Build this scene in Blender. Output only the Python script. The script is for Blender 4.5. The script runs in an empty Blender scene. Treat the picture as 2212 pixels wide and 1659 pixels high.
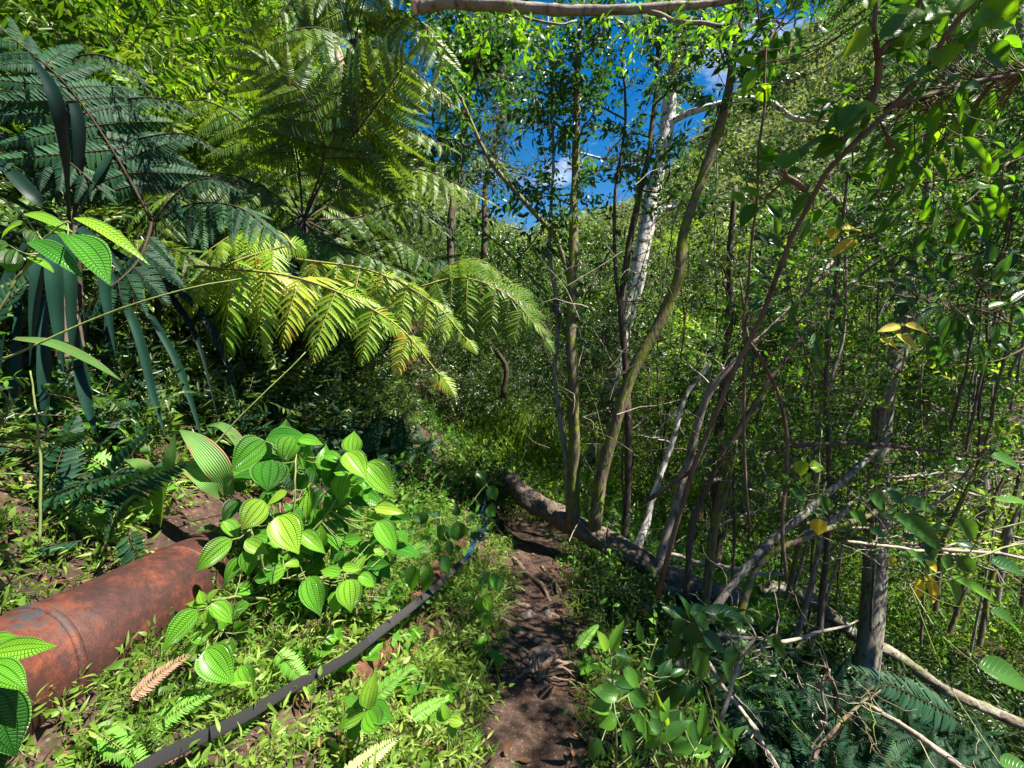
import bpy, math
import numpy as np
from mathutils import Vector

RG = np.random.default_rng(11)
def U(a, b, n=None): return RG.uniform(a, b, n)
def nrm(v):
    v = np.asarray(v, float); return v / (np.linalg.norm(v, axis=-1, keepdims=True) + 1e-9)

scene = bpy.context.scene
COL = scene.collection

# ------------------------------------------------------------------ camera
PW, PH, FPX = 2212.0, 1659.0, 928.0
PITCH = math.radians(9.0)
CAM = np.array([0.0, 0.0, 1.6])
FWD = np.array([0, math.cos(PITCH), -math.sin(PITCH)])
UPV = np.array([0, math.sin(PITCH), math.cos(PITCH)])
RIGHT = np.array([1.0, 0, 0])
def at(px, py, d):
    return CAM + FWD * d + RIGHT * ((px - PW / 2) / FPX * d) - UPV * ((py - PH / 2) / FPX * d)
def project(P):
    q = np.asarray(P) - CAM
    d = q @ FWD
    dd = np.where(np.abs(d) < 1e-3, 1e-3, d)
    return q @ RIGHT / dd * FPX + PW / 2, -(q @ UPV) / dd * FPX + PH / 2, d
def in_view(P, m=250, near=0.3):
    x, y, d = project(P)
    return (d > near) & (x > -m) & (x < PW + m) & (y > -m) & (y < PH + m)
def P3(pts):
    """list of (px,py,depth) to world points"""
    return np.array([at(*p) for p in pts])

cam = bpy.data.cameras.new("camera"); cam.sensor_width = 36; cam.lens = 36 * FPX / PW
cam.clip_start = 0.05; cam.clip_end = 1000
co = bpy.data.objects.new("camera", cam); COL.objects.link(co)
co.location = CAM; co.rotation_euler = (math.radians(90) - PITCH, 0, 0)
scene.camera = co

# ------------------------------------------------------------------ terrain
def vnoise(x, y, s, seed=0):
    """smooth value noise"""
    rs = np.random.default_rng(1000 + seed); T = rs.random((128, 128))
    x = np.asarray(x, float) / s + 40.3; y = np.asarray(y, float) / s + 17.7
    xi = np.floor(x).astype(int); yi = np.floor(y).astype(int); fx = x - xi; fy = y - yi
    fx = fx * fx * (3 - 2 * fx); fy = fy * fy * (3 - 2 * fy)
    a = T[xi % 128, yi % 128]; b = T[(xi + 1) % 128, yi % 128]
    c = T[xi % 128, (yi + 1) % 128]; d = T[(xi + 1) % 128, (yi + 1) % 128]
    return (a * (1 - fx) + b * fx) * (1 - fy) + (c * (1 - fx) + d * fx) * fy - 0.5
_yk = np.array([-5, 0.0, 1.3, 2.2, 3.0, 4.0, 6.0, 9.0, 12, 30])
_xk = np.array([0.1, 0.05, 0.03, 0.08, 0.14, 0.16, 0.30, 0.75, 1.2, 2.0])
def xc(y): return np.interp(y, _yk, _xk)
def ztr(y):
    return np.interp(y, [-50, 1.0, 2.0, 4.0, 6.0, 9.0, 14, 20, 60], [0.2, 0.0, -0.2, -0.72, -1.15, -1.75, -2.6, -3.0, -3.0])
def elev(az):
    return np.interp(az, [-90, -20, -8, 2, 10, 18, 24, 32, 40, 50, 60, 90], [24, 20, 15, 9.5, 12, 15.5, 20, 26.0, 30, 33, 35, 36])
def ground(x, y):
    x = np.asarray(x, float); y = np.asarray(y, float)
    s = x - xc(y); z = ztr(y)
    L = np.interp(-s, [0, .18, .45, .8, 1.2, 1.75, 3, 6, 14, 40, 200], [0, .02, .20, .42, .55, .85, 1.9, 5.0, 12.5, 30, 45])
    Rr = np.interp(s, [0, .2, .5, 1.0, 2.0, 4, 8, 200], [0, 0, -.05, -.32, -1.0, -2.0, -3.2, -3.5])
    near = z + np.where(s < 0, L, Rr)
    near = near + vnoise(x, y, .9, 1) * .22 * np.clip(np.abs(s) - .2, 0, 1) + vnoise(x, y, .28, 2) * .10 * np.clip(np.abs(s) * 2, .35, 1) + vnoise(x, y, .09, 3) * .03
    near = near + vnoise(x, y, 3.5, 4) * .8 * np.clip(np.abs(s) / 4 - .4, 0, 1)
    r = np.hypot(x, y); az = np.degrees(np.arctan2(x, y))
    e = elev(az); top = 105.0
    t = np.clip((r - 15) / (top - 15), 0, 1.0)
    zt = 1.6 + top * np.tan(np.radians(e)) - 3.0
    far = -7 + (zt + 7) * (t ** 0.92) - np.clip(r - top, 0, 300) * .5 + vnoise(x, y, 16, 5) * 6 * np.clip(t * 3, 0, 1)
    far = np.where((y < 2) & (np.abs(az) > 75), np.minimum(far, 3), far)
    return np.maximum(near, far)
_DS = np.concatenate([np.arange(.5, 8, .02), np.arange(8, 60, .2)])[:, None]
def ground_hit(px, py):
    r = at(px, py, 1.0) - CAM; Q = CAM + r * _DS
    h = np.nonzero(Q[:, 2] < ground(Q[:, 0], Q[:, 1]))[0]
    return Q[h[0]] if len(h) else at(px, py, 60)

# ------------------------------------------------------------------ mesh helpers
class T:
    """a mesh fragment: verts, quads, lc (u, v, rnd, extra) per vertex, material index per face"""
    def __init__(s, V, F, L, M=None):
        s.V = np.asarray(V, float); s.F = np.asarray(F, int).reshape(-1, 4); s.L = np.asarray(L, float)
        s.M = np.zeros(len(s.F), int) if M is None else np.asarray(M, int)
def join(parts):
    V, F, L, M, n = [], [], [], [], 0
    for p in parts:
        V.append(p.V); F.append(p.F + n); L.append(p.L); M.append(p.M); n += len(p.V)
    return T(np.concatenate(V), np.concatenate(F), np.concatenate(L), np.concatenate(M))
def basis(d, n, scale=1.0, wscale=1.0):
    """columns x (width), y (length dir), z (normal)"""
    y = nrm(d); x = np.cross(y, n); x = nrm(x); z = np.cross(x, y)
    s = np.asarray(scale, float).reshape(-1, 1) if np.ndim(scale) else scale
    w = np.asarray(wscale, float).reshape(-1, 1) if np.ndim(wscale) else wscale
    return np.stack([x * s * w, y * s, z * s], axis=-1)
def place(t, pos, B, rnd=None, extra=None):
    pos = np.atleast_2d(pos); B = B.reshape(-1, 3, 3); k = len(pos); n = len(t.V)
    if len(B) == 1 and k > 1: B = np.repeat(B, k, 0)
    V = np.einsum('kij,nj->kni', B, t.V) + pos[:, None, :]
    F = (t.F[None] + (np.arange(k) * n)[:, None, None]).reshape(-1, 4)
    L = np.repeat(t.L[None], k, 0)
    if rnd is not None: L[:, :, 2] = np.clip(L[:, :, 2] * .45 + np.asarray(rnd).reshape(-1, 1) * .55, 0, 1)
    if extra is not None: L[:, :, 3] = np.asarray(extra).reshape(-1, 1)
    return T(V.reshape(-1, 3), F, L.reshape(-1, 4), np.tile(t.M, k))
def build(name, t, mats, parent=None, smooth=True):
    if isinstance(t, (list, tuple)): t = join(t)
    me = bpy.data.meshes.new(name)
    nv, nf = len(t.V), len(t.F)
    o_loc = np.zeros(3)
    if parent is not None: o_loc = np.array(parent.location)
    me.vertices.add(nv); me.vertices.foreach_set("co", (t.V - o_loc).astype(np.float32).ravel())
    me.loops.add(nf * 4); me.loops.foreach_set("vertex_index", t.F.astype(np.int32).ravel())
    me.polygons.add(nf); me.polygons.foreach_set("loop_start", np.arange(0, nf * 4, 4, dtype=np.int32))
    try: me.polygons.foreach_set("loop_total", np.full(nf, 4, np.int32))
    except Exception: pass
    me.polygons.foreach_set("material_index", t.M.astype(np.int32))
    if smooth: me.polygons.foreach_set("use_smooth", np.ones(nf, bool))
    a = me.attributes.new("lc", 'FLOAT_COLOR', 'POINT'); a.data.foreach_set("color", t.L.astype(np.float32).ravel())
    for m in (mats if isinstance(mats, (list, tuple)) else [mats]): me.materials.append(m)
    me.update(calc_edges=True)
    o = bpy.data.objects.new(name, me); COL.objects.link(o)
    if parent is not None: o.parent = parent
    return o
def thing(name, label, cat, loc, group=None):
    o = bpy.data.objects.new(name, None); COL.objects.link(o); o.empty_display_size = .1
    o.location = Vector(loc); o['label'] = label; o['category'] = cat
    if group: o['group'] = group
    return o
def tag(o, label, cat, group=None):
    o['label'] = label; o['category'] = cat
    if group: o['group'] = group
    return o
def kind(o, k, label=None, cat=None):
    o['kind'] = k
    if label: o['label'] = label
    if cat: o['category'] = cat
    return o

def smooth_path(P, n=24, wob=0.0, seed=None):
    P = np.asarray(P, float)
    if len(P) == 2: P = np.array([P[0], P[0] * .67 + P[1] * .33, P[0] * .33 + P[1] * .67, P[1]])
    Q = np.vstack([2 * P[0] - P[1], P, 2 * P[-1] - P[-2]])
    t = np.linspace(0, len(P) - 1 - 1e-6, n); i = t.astype(int); f = (t - i)[:, None]
    p0, p1, p2, p3 = Q[i], Q[i + 1], Q[i + 2], Q[i + 3]
    R = .5 * (2 * p1 + (p2 - p0) * f + (2 * p0 - 5 * p1 + 4 * p2 - p3) * f ** 2 + (3 * p1 - p0 - 3 * p2 + p3) * f ** 3)
    if wob:
        L = np.linalg.norm(P[-1] - P[0]); k = np.arange(n)
        for fr in (1.7, 3.9, 8.3):
            ph = U(0, 6.3, 3); am = wob * L / fr
            R += am * np.sin(k[:, None] / n * fr * 6.28 + ph) * np.minimum(k, 3)[:, None] / 3
    return R
def tube(P, r, sides=8, rnd=.5, mi=0, lump=0.0, seed=0):
    P = np.asarray(P, float); n = len(P)
    r = np.interp(np.linspace(0, 1, n), np.linspace(0, 1, len(r)), r) if np.ndim(r) else np.full(n, r)
    Tn = nrm(np.gradient(P, axis=0))
    ref = np.array([0.31, 0.2, 0.93]) if abs(Tn[0] @ np.array([0, 0, 1])) < .8 else np.array([1.0, .1, 0])
    a = nrm(np.cross(Tn, ref)); b = np.cross(Tn, a)
    th = np.linspace(0, 2 * math.pi, sides, endpoint=False)
    rr = r[:, None] * np.ones(sides)
    if lump:
        rs = np.random.default_rng(seed + n)
        base = rs.normal(size=(n, sides)); base = (base + np.roll(base, 1, 1) + np.roll(base, 1, 0)) / 1.7
        rr = rr * (1 + lump * base)
    V = P[:, None] + a[:, None] * (np.cos(th)[None, :, None] * rr[..., None]) + b[:, None] * (np.sin(th)[None, :, None] * rr[..., None])
    i, j = np.meshgrid(np.arange(n - 1), np.arange(sides), indexing='ij')
    j2 = (j + 1) % sides
    F = np.stack([i * sides + j, i * sides + j2, (i + 1) * sides + j2, (i + 1) * sides + j], -1).reshape(-1, 4)
    Vn = V.reshape(-1, 3)
    # end caps (collapsed quads fan)
    c0, c1 = len(Vn), len(Vn) + 1
    Vn = np.vstack([Vn, P[0], P[-1]])
    caps = []
    for q in range(0, sides, 2):
        caps.append([c0, (q + 2) % sides, (q + 1) % sides, q]); o = (n - 1) * sides
        caps.append([c1, o + q, o + (q + 1) % sides, o + (q + 2) % sides])
    F = np.vstack([F, caps]) if sides % 2 == 0 else F
    arc = np.concatenate([[0], np.cumsum(np.linalg.norm(np.diff(P, axis=0), axis=1))])
    L = np.zeros((len(Vn), 4)); L[:n * sides, 0] = np.tile(np.cos(th), n); L[:n * sides, 1] = np.repeat(arc, sides); L[:, 2] = rnd; L[:, 3] = 1
    return T(Vn, F, L, np.full(len(F), mi))
def leafT(nu=3, nv=4, w=.22, shape='ellip', fold=.15, droop=.15, saw=0, rnd=.5, twist=0., pet=0.0, cup=0.):
    v = np.linspace(0, 1, nv); u = np.linspace(-1, 1, nu)
    if shape == 'ovate': wv = np.sin(np.pi * v ** .68) ** .75 * (1 - .55 * np.clip((v - .6) / .4, 0, 1) ** 1.5)
    elif shape == 'cord': wv = np.clip(np.sin(np.pi * (v * .97 + .03) ** .58), 0, 1) ** .8 * (1 - .35 * v ** 3)
    elif shape == 'lance': wv = np.sin(np.pi * v ** .75) ** .9
    elif shape == 'blade': wv = np.clip(v * 8, 0, 1) ** .5 * (1 - v) ** .55 * (1 + .3 * v)
    elif shape == 'strap': wv = (.85 + .15 * np.sin(v * 3)) * np.clip((1 - v) * 2.6, 0, 1) ** .8
    elif shape == 'obov': wv = np.sin(np.pi * v ** 1.3) ** .8
    else: wv = np.sin(np.pi * v) ** .8
    wv = np.maximum(wv, .03) * w
    if saw: wv = wv * (1 - .28 * (np.arange(nv) % 2) * (saw > 0))
    x = u[None, :] * wv[:, None]; y = v[:, None] + 0 * x
    z = fold * np.abs(x) - droop * y ** 2 + cup * (x ** 2) / (w + 1e-6) + twist * x * y
    if pet: y = y * (1 - pet) + pet
    V = np.stack([x, y, z], -1).reshape(-1, 3)
    i, j = np.meshgrid(np.arange(nv - 1), np.arange(nu - 1), indexing='ij')
    F = np.stack([i * nu + j, i * nu + j + 1, (i + 1) * nu + j + 1, (i + 1) * nu + j], -1).reshape(-1, 4)
    L = np.stack([np.tile(u * .5 + .5, nv), np.repeat(v, nu), np.full(nu * nv, rnd), np.zeros(nu * nv)], -1)
    return T(V, F, L)
def liteT(w=.3, fold=.2, droop=.2, ratio=.32):
    V = [[0, 0, 0], [w / 2, ratio, fold * w / 2 - droop * .1], [w / 2 * .8, .70, fold * w / 2 - droop * .5], [0, 1, -droop], [-w / 2 * .8, .70, fold * w / 2 - droop * .5], [-w / 2, ratio, fold * w / 2 - droop * .1]]
    return T(V, [[0, 1, 2, 3], [0, 3, 4, 5]], [[.5, 0, .5, 0], [.95, .3, .5, 0], [.9, .7, .5, 0], [.5, 1, .5, 0], [.1, .7, .5, 0], [.05, .3, .5, 0]])
def rand_dirs(n, up=0.0):
    v = RG.normal(size=(n, 3)); v[:, 2] = v[:, 2] * .6 + up; return nrm(v)

def sprig(n=10, leaf=.16, leafw=.3, shape='ellip', nu=3, nv=4, opp=False, droop=.2, spread=1.0, wood=1, bend=.25, thick=.008, seed=0, flat=True, sides=3, lite=False):
    """unit-length twig along +Y with leaves (mat 0 leaves, mat 1 wood)"""
    rs = np.random.default_rng(seed + 77)
    k = 4 if lite else 7; t = np.linspace(0, 1, k); ax = rs.uniform(-1, 1); zz = rs.uniform(-.5, 1)
    P = np.stack([bend * ax * t ** 2, t, bend * zz * t ** 2 * .8], -1)
    parts = []
    if wood: parts.append(tube(P, [thick, thick * .35], sides, mi=1))
    tt = np.linspace(.14, 1, n)
    if opp: tt = np.repeat(np.linspace(.14, 1, (n + 1) // 2), 2)[:n]
    pos = np.stack([np.interp(tt, t, P[:, i]) for i in range(3)], -1)
    side = np.where(np.arange(n) % 2 == 0, 1, -1) * 1.0
    ang = np.radians(rs.uniform(35, 75, n)) * spread; ang[-1] *= .15
    roll = rs.uniform(-.5, .5, n) if flat else rs.uniform(-3.1, 3.1, n)
    d = np.stack([side * np.sin(ang) * np.cos(roll), np.cos(ang), np.sin(ang) * np.sin(roll) * side], -1)
    nn = np.stack([rs.uniform(-.5, .5, n), rs.uniform(-.5, .3, n), np.ones(n)], -1)
    sc = leaf * rs.uniform(.65, 1.15, n) * (1 - .25 * tt)
    for q in range(2):
        lt = liteT(leafw, .25 * rs.uniform(.3, 1.5), droop * (1 + q), .45 if shape == 'ellip' else .3) if lite else leafT(nu, nv, leafw * .5, shape, fold=.25 * rs.uniform(.3, 1.5), droop=droop * (1 + q), pet=.06)
        m = np.arange(n) % 2 == q if n > 1 else np.array([q == 0])
        if m.any(): parts.append(place(lt, pos[m], basis(d[m], nn[m], sc[m]), rnd=rs.random(m.sum())))
    return join(parts)
def catvar(ts, pos, d, n, scale, rnd):
    """scatter instances picking random template variants"""
    idx = RG.integers(0, len(ts), len(pos)); out = []
    for i, t in enumerate(ts):
        m = idx == i
        if m.any(): out.append(place(t, pos[m], basis(d[m], n[m], scale[m]), rnd=rnd[m]))
    return out

# ------------------------------------------------------------------ materials
def newmat(name):
    m = bpy.data.materials.new(name); m.use_nodes = True; nt = m.node_tree; nt.nodes.clear()
    out = nt.nodes.new('ShaderNodeOutputMaterial'); return m, nt, out
def N(nt, typ, **kw):
    n = nt.nodes.new(typ)
    for k, v in kw.items():
        if k.startswith('i_'): n.inputs[int(k[2:]) if k[2:].isdigit() else k[2:]].default_value = v
        else: setattr(n, k, v)
    return n
def ramp(nt, stops, src, interp='LINEAR'):
    r = nt.nodes.new('ShaderNodeValToRGB'); r.color_ramp.interpolation = interp; e = r.color_ramp.elements
    while len(e) < len(stops): e.new(.5)
    for el, (p, c) in zip(e, stops): el.position = p; el.color = (*c, 1)
    nt.links.new(src, r.inputs[0]); return r.outputs[0]
def math_(nt, op, a, b=None, c=None):
    n = nt.nodes.new('ShaderNodeMath'); n.operation = op
    for i, v in enumerate((a, b, c)):
        if v is None: continue
        if isinstance(v, (int, float)): n.inputs[i].default_value = v
        else: nt.links.new(v, n.inputs[i])
    return n.outputs[0]
def mixc(nt, f, a, b, mode='MIX'):
    n = nt.nodes.new('ShaderNodeMix'); n.data_type = 'RGBA'; n.blend_type = mode
    for s, v in ((n.inputs[0], f), (n.inputs[6], a), (n.inputs[7], b)):
        if isinstance(v, (int, float)): s.default_value = v
        elif isinstance(v, tuple): s.default_value = (*v, 1)
        else: nt.links.new(v, s)
    return n.outputs[2]

def leaf_mat(name, stops, trans=.38, rough=.5, veins=None, spec=.32, tint=(1.25, 1.15, .45), mottle=.35, dead=None):
    m, nt, out = newmat(name); L = nt.links.new
    at_ = N(nt, 'ShaderNodeAttribute', attribute_name='lc'); sep = N(nt, 'ShaderNodeSeparateXYZ'); L(at_.outputs['Vector'], sep.inputs[0])
    u, v, r = sep.outputs
    col = ramp(nt, stops, r)
    tc = N(nt, 'ShaderNodeTexCoord')
    no = N(nt, 'ShaderNodeTexNoise'); no.inputs['Scale'].default_value = 7; no.inputs['Detail'].default_value = 3; L(tc.outputs['Object'], no.inputs['Vector'])
    f = math_(nt, 'MULTIPLY_ADD', no.outputs['Fac'], mottle * 2, 1 - mottle)
    cm = N(nt, 'ShaderNodeVectorMath', operation='SCALE'); L(col, cm.inputs[0]); L(f, cm.inputs['Scale']); col = cm.outputs[0]
    if dead:
        n2 = N(nt, 'ShaderNodeTexNoise'); n2.inputs['Scale'].default_value = dead[1]; L(tc.outputs['Object'], n2.inputs['Vector'])
        df = ramp(nt, [(dead[2], (0, 0, 0)), (dead[2] + .06, (1, 1, 1))], n2.outputs['Fac']); col = mixc(nt, df, col, dead[0])
    bs = N(nt, 'ShaderNodeBsdfPrincipled'); bs.inputs['Roughness'].default_value = rough; bs.inputs['Specular IOR Level'].default_value = spec
    bump = None
    us = math_(nt, 'MULTIPLY_ADD', u, 2.0, -1.0); ua = math_(nt, 'ABSOLUTE', us)
    if veins == 'ladder':
        # three pairs of curved long veins, ladder cross veins between them
        w1 = math_(nt, 'ABSOLUTE', math_(nt, 'SUBTRACT', math_(nt, 'FRACT', math_(nt, 'MULTIPLY', ua, 2.35)), .5))
        lon = ramp(nt, [(.0, (0, 0, 0)), (.37, (0, 0, 0)), (.47, (1, 1, 1))], w1)
        cr = math_(nt, 'FRACT', math_(nt, 'ADD', math_(nt, 'MULTIPLY', v, 21), math_(nt, 'MULTIPLY', ua, -2.6)))
        w2 = math_(nt, 'ABSOLUTE', math_(nt, 'SUBTRACT', cr, .5))
        lad = ramp(nt, [(.0, (0, 0, 0)), (.28, (0, 0, 0)), (.48, (1, 1, 1))], w2)
        vein = math_(nt, 'MAXIMUM', lon, math_(nt, 'MULTIPLY', lad, .8))
        col = mixc(nt, math_(nt, 'MULTIPLY', vein, .46), col, (.015, .06, .008))
        edge = ramp(nt, [(.9, (0, 0, 0)), (.97, (1, 1, 1))], ua); col = mixc(nt, edge, col, (.16, .36, .07))
        bump = math_(nt, 'SUBTRACT', 1.0, vein); bstr, bd = .9, .0038
    elif veins == 'pinnate':
        mid = ramp(nt, [(.0, (1, 1, 1)), (.07, (0, 0, 0))], ua)
        cr = math_(nt, 'FRACT', math_(nt, 'SUBTRACT', math_(nt, 'MULTIPLY', v, 9), math_(nt, 'MULTIPLY', ua, 2.2)))
        sd = ramp(nt, [(.0, (1, 1, 1)), (.12, (0, 0, 0)), (.88, (0, 0, 0)), (1, (1, 1, 1))], cr)
        vein = math_(nt, 'MAXIMUM', mid, math_(nt, 'MULTIPLY', sd, .55))
        col = mixc(nt, math_(nt, 'MULTIPLY', vein, .35), col, (.22, .36, .10))
        bump = math_(nt, 'SUBTRACT', 1.0, vein); bstr, bd = .6, .002
    elif veins == 'pleat':
        cr = math_(nt, 'SINE', math_(nt, 'MULTIPLY', us, 36.0))
        bump = math_(nt, 'MULTIPLY_ADD', cr, .5, .5); bstr, bd = .8, .003
        col = mixc(nt, math_(nt, 'MULTIPLY', bump, .35), col, (.16, .32, .10))
        mid = ramp(nt, [(.0, (1, 1, 1)), (.06, (0, 0, 0))], ua); col = mixc(nt, math_(nt, 'MULTIPLY', mid, .5), col, (.3, .45, .18))
        wn = N(nt, 'ShaderNodeTexNoise'); wn.inputs['Scale'].default_value = 16; L(tc.outputs['Object'], wn.inputs['Vector'])
        eg = math_(nt, 'MULTIPLY', ramp(nt, [(.72, (0, 0, 0)), (.9, (1, 1, 1))], ua), ramp(nt, [(.5, (0, 0, 0)), (.56, (1, 1, 1))], wn.outputs['Fac']))
        col = mixc(nt, eg, col, (.34, .20, .09))
    L(col, bs.inputs['Base Color'])
    if bump is not None:
        b = N(nt, 'ShaderNodeBump'); b.inputs['Strength'].default_value = bstr; b.inputs['Distance'].default_value = bd
        L(bump, b.inputs['Height']); L(b.outputs[0], bs.inputs['Normal'])
    tr = N(nt, 'ShaderNodeBsdfTranslucent')
    tcn = mixc(nt, 1.0, col, tint, 'MULTIPLY'); sc = N(nt, 'ShaderNodeVectorMath', operation='SCALE'); L(tcn, sc.inputs[0]); sc.inputs['Scale'].default_value = 1.6
    L(sc.outputs[0], tr.inputs[0])
    mx = N(nt, 'ShaderNodeMixShader'); mx.inputs[0].default_value = trans; L(bs.outputs[0], mx.inputs[1]); L(tr.outputs[0], mx.inputs[2])
    L(mx.outputs[0], out.inputs[0]); return m

def bark_mat(name, a, b, moss=None, mossf=.5, scale=14, bumpd=.006, stretch=.25, rough=.85, lich=None):
    m, nt, out = newmat(name); L = nt.links.new
    tc = N(nt, 'ShaderNodeTexCoord'); mp = N(nt, 'ShaderNodeMapping'); mp.inputs['Scale'].default_value = (1, 1, stretch); L(tc.outputs['Object'], mp.inputs[0])
    n1 = N(nt, 'ShaderNodeTexNoise'); n1.inputs['Scale'].default_value = scale; n1.inputs['Detail'].default_value = 8; n1.inputs['Roughness'].default_value = .7; L(mp.outputs[0], n1.inputs[0])
    vo = N(nt, 'ShaderNodeTexVoronoi'); vo.inputs['Scale'].default_value = scale * 2.3; L(mp.outputs[0], vo.inputs[0])
    h = math_(nt, 'ADD', n1.outputs['Fac'], math_(nt, 'MULTIPLY', vo.outputs['Distance'], .45))
    col = ramp(nt, [(.42, a), (.75, b)], h)
    if lich:
        nl = N(nt, 'ShaderNodeTexNoise'); nl.inputs['Scale'].default_value = scale * .8; nl.inputs['Detail'].default_value = 5; L(tc.outputs['Object'], nl.inputs[0])
        col = mixc(nt, ramp(nt, [(.54, (0, 0, 0)), (.6, (1, 1, 1))], nl.outputs['Fac']), col, lich)
    if moss:
        nm = N(nt, 'ShaderNodeTexNoise'); nm.inputs['Scale'].default_value = scale * .45; nm.inputs['Detail'].default_value = 6; nm.inputs['Roughness'].default_value = .75; L(tc.outputs['Object'], nm.inputs[0])
        t = 1 - mossf; col = mixc(nt, ramp(nt, [(t - .04, (0, 0, 0)), (t + .07, (1, 1, 1))], nm.outputs['Fac']), col, moss)
    bs = N(nt, 'ShaderNodeBsdfPrincipled'); bs.inputs['Roughness'].default_value = rough; bs.inputs['Specular IOR Level'].default_value = .3
    L(col, bs.inputs['Base Color']); b = N(nt, 'ShaderNodeBump'); b.inputs['Distance'].default_value = bumpd; b.inputs['Strength'].default_value = 1
    L(h, b.inputs['Height']); L(b.outputs[0], bs.inputs['Normal']); L(bs.outputs[0], out.inputs[0]); return m

G = dict
M_MEL = leaf_mat('melastome_leaf', [(0, (.016, .085, .012)), (.35, (.05, .22, .018)), (.7, (.15, .42, .025)), (1, (.32, .54, .04))], trans=.30, rough=.33, spec=.45, veins='ladder', dead=((.22, .15, .04), 22, .72), mottle=.45)
M_MELS = leaf_mat('seedling_leaf', [(0, (.02, .08, .012)), (.6, (.08, .24, .02)), (1, (.22, .42, .04))], trans=.35, veins='pinnate')
M_FERN = leaf_mat('golden_fern', [(0, (.05, .16, .02)), (.35, (.13, .29, .02)), (.7, (.26, .37, .03)), (1, (.44, .40, .05))], trans=.38, rough=.40, dead=((.32, .15, .03), 13, .64))
M_FERND = leaf_mat('tree_fern', [(0, (.018, .050, .010)), (.45, (.06, .13, .014)), (.8, (.18, .27, .022)), (1, (.30, .32, .04))], trans=.36, rough=.42, dead=((.16, .10, .03), 3, .70))
M_FERNB = leaf_mat('shade_toned_fern', [(0, (.006, .028, .014)), (.6, (.016, .065, .028)), (1, (.055, .15, .045))], trans=.2, rough=.6, spec=.25)  # blue-dark tone of skylit shade is put into the leaf colour
M_FERNG = leaf_mat('green_fern', [(0, (.03, .09, .018)), (.5, (.09, .18, .022)), (1, (.24, .34, .05))], trans=.40, rough=.42)
M_FERNL = leaf_mat('ground_fern', [(0, (.09, .25, .03)), (.6, (.16, .38, .05)), (1, (.30, .48, .10))], trans=.35)
M_FERNP = leaf_mat('pale_fern', [(0, (.28, .38, .12)), (1, (.46, .52, .24))], trans=.3)
M_DEADF = leaf_mat('dead_fern', [(0, (.34, .16, .10)), (1, (.55, .34, .24))], trans=.25, rough=.7, tint=(1, .7, .5))
M_GLOSS = leaf_mat('glossy_leaf', [(0, (.012, .045, .014)), (.5, (.032, .12, .020)), (.85, (.11, .28, .025)), (1, (.32, .42, .03))], trans=.42, rough=.33, spec=.55, veins='pinnate')
M_OVER = leaf_mat('overhead_leaf', [(0, (.03, .10, .012)), (.5, (.07, .20, .014)), (.9, (.17, .34, .018)), (1, (.36, .42, .02))], trans=.58, rough=.35, veins='pinnate', tint=(1.5, 1.3, .3))
M_YEL = leaf_mat('yellow_leaf', [(0, (.50, .45, .03)), (1, (.62, .50, .06))], trans=.45, veins='pinnate', tint=(1.1, 1, .4))
M_THK = leaf_mat('thicket_leaf', [(0, (.006, .018, .007)), (.45, (.032, .078, .018)), (.72, (.16, .26, .05)), (1, (.46, .54, .15))], trans=.42, rough=.34, spec=.6)  # dark and bright ends stretched to put gaps and sunlit specks in colour
M_HILL = leaf_mat('hillside_leaf', [(0, (.010, .030, .006)), (.35, (.04, .11, .008)), (.75, (.19, .32, .014)), (1, (.46, .48, .06))], trans=.45, rough=.38)  # tone spread includes painted-in dark gaps and yellow sun highlights
M_BRT = leaf_mat('bright_tree_leaf', [(0, (.012, .036, .010)), (.4, (.06, .15, .020)), (.7, (.23, .38, .045)), (1, (.52, .60, .12))], trans=.48, rough=.4)  # upper tones raised in place of stronger sun on these leaves
M_MTN = leaf_mat('hazy_mountain_leaf', [(0, (.05, .09, .04)), (.5, (.15, .21, .09)), (1, (.34, .40, .20))], trans=.2, rough=.85, spec=.08)  # haze painted in: leaf colour paled and greyed for distance
M_GRASS = leaf_mat('basket_grass', [(0, (.025, .07, .010)), (.45, (.10, .20, .022)), (.8, (.24, .36, .06)), (1, (.46, .47, .20))], trans=.42, rough=.45)
M_PLEAT = leaf_mat('palm_grass', [(0, (.09, .24, .04)), (1, (.22, .42, .10))], trans=.35, veins='pleat')
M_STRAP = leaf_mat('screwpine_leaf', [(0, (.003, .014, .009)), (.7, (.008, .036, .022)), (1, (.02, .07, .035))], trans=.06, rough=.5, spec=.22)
M_LITT = leaf_mat('leaf_litter', [(0, (.05, .022, .012)), (.5, (.14, .065, .03)), (.9, (.32, .19, .10)), (1, (.5, .36, .24))], trans=.1, rough=.8, tint=(1, .7, .5))
W_TWIG = bark_mat('twig_bark', (.05, .032, .022), (.17, .12, .085), moss=(.07, .10, .02), mossf=.42)
W_DARK = bark_mat('dark_bark', (.028, .020, .015), (.11, .08, .06), moss=(.06, .09, .02), mossf=.40)
W_GREY = bark_mat('grey_bark', (.045, .036, .028), (.25, .21, .17), moss=(.10, .13, .04), mossf=.38, lich=(.26, .26, .21))
W_WHITE = bark_mat('white_bark', (.16, .14, .12), (.62, .59, .54), lich=(.14, .12, .09), scale=12)
W_MOSSY = bark_mat('mossy_bark', (.04, .03, .02), (.16, .125, .09), moss=(.17, .20, .02), mossf=.50, scale=20, bumpd=.008)
W_LOG = bark_mat('log_bark', (.022, .015, .013), (.15, .115, .09), scale=13, bumpd=.02, stretch=1)
W_LOGM = bark_mat('lichen_log_bark', (.035, .026, .018), (.18, .15, .11), moss=(.12, .14, .04), mossf=.46, scale=10, bumpd=.018, stretch=1, lich=(.30, .29, .23))
W_PINK = bark_mat('pink_bark', (.26, .13, .09), (.60, .42, .34), scale=8, lich=(.20, .12, .09))
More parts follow.
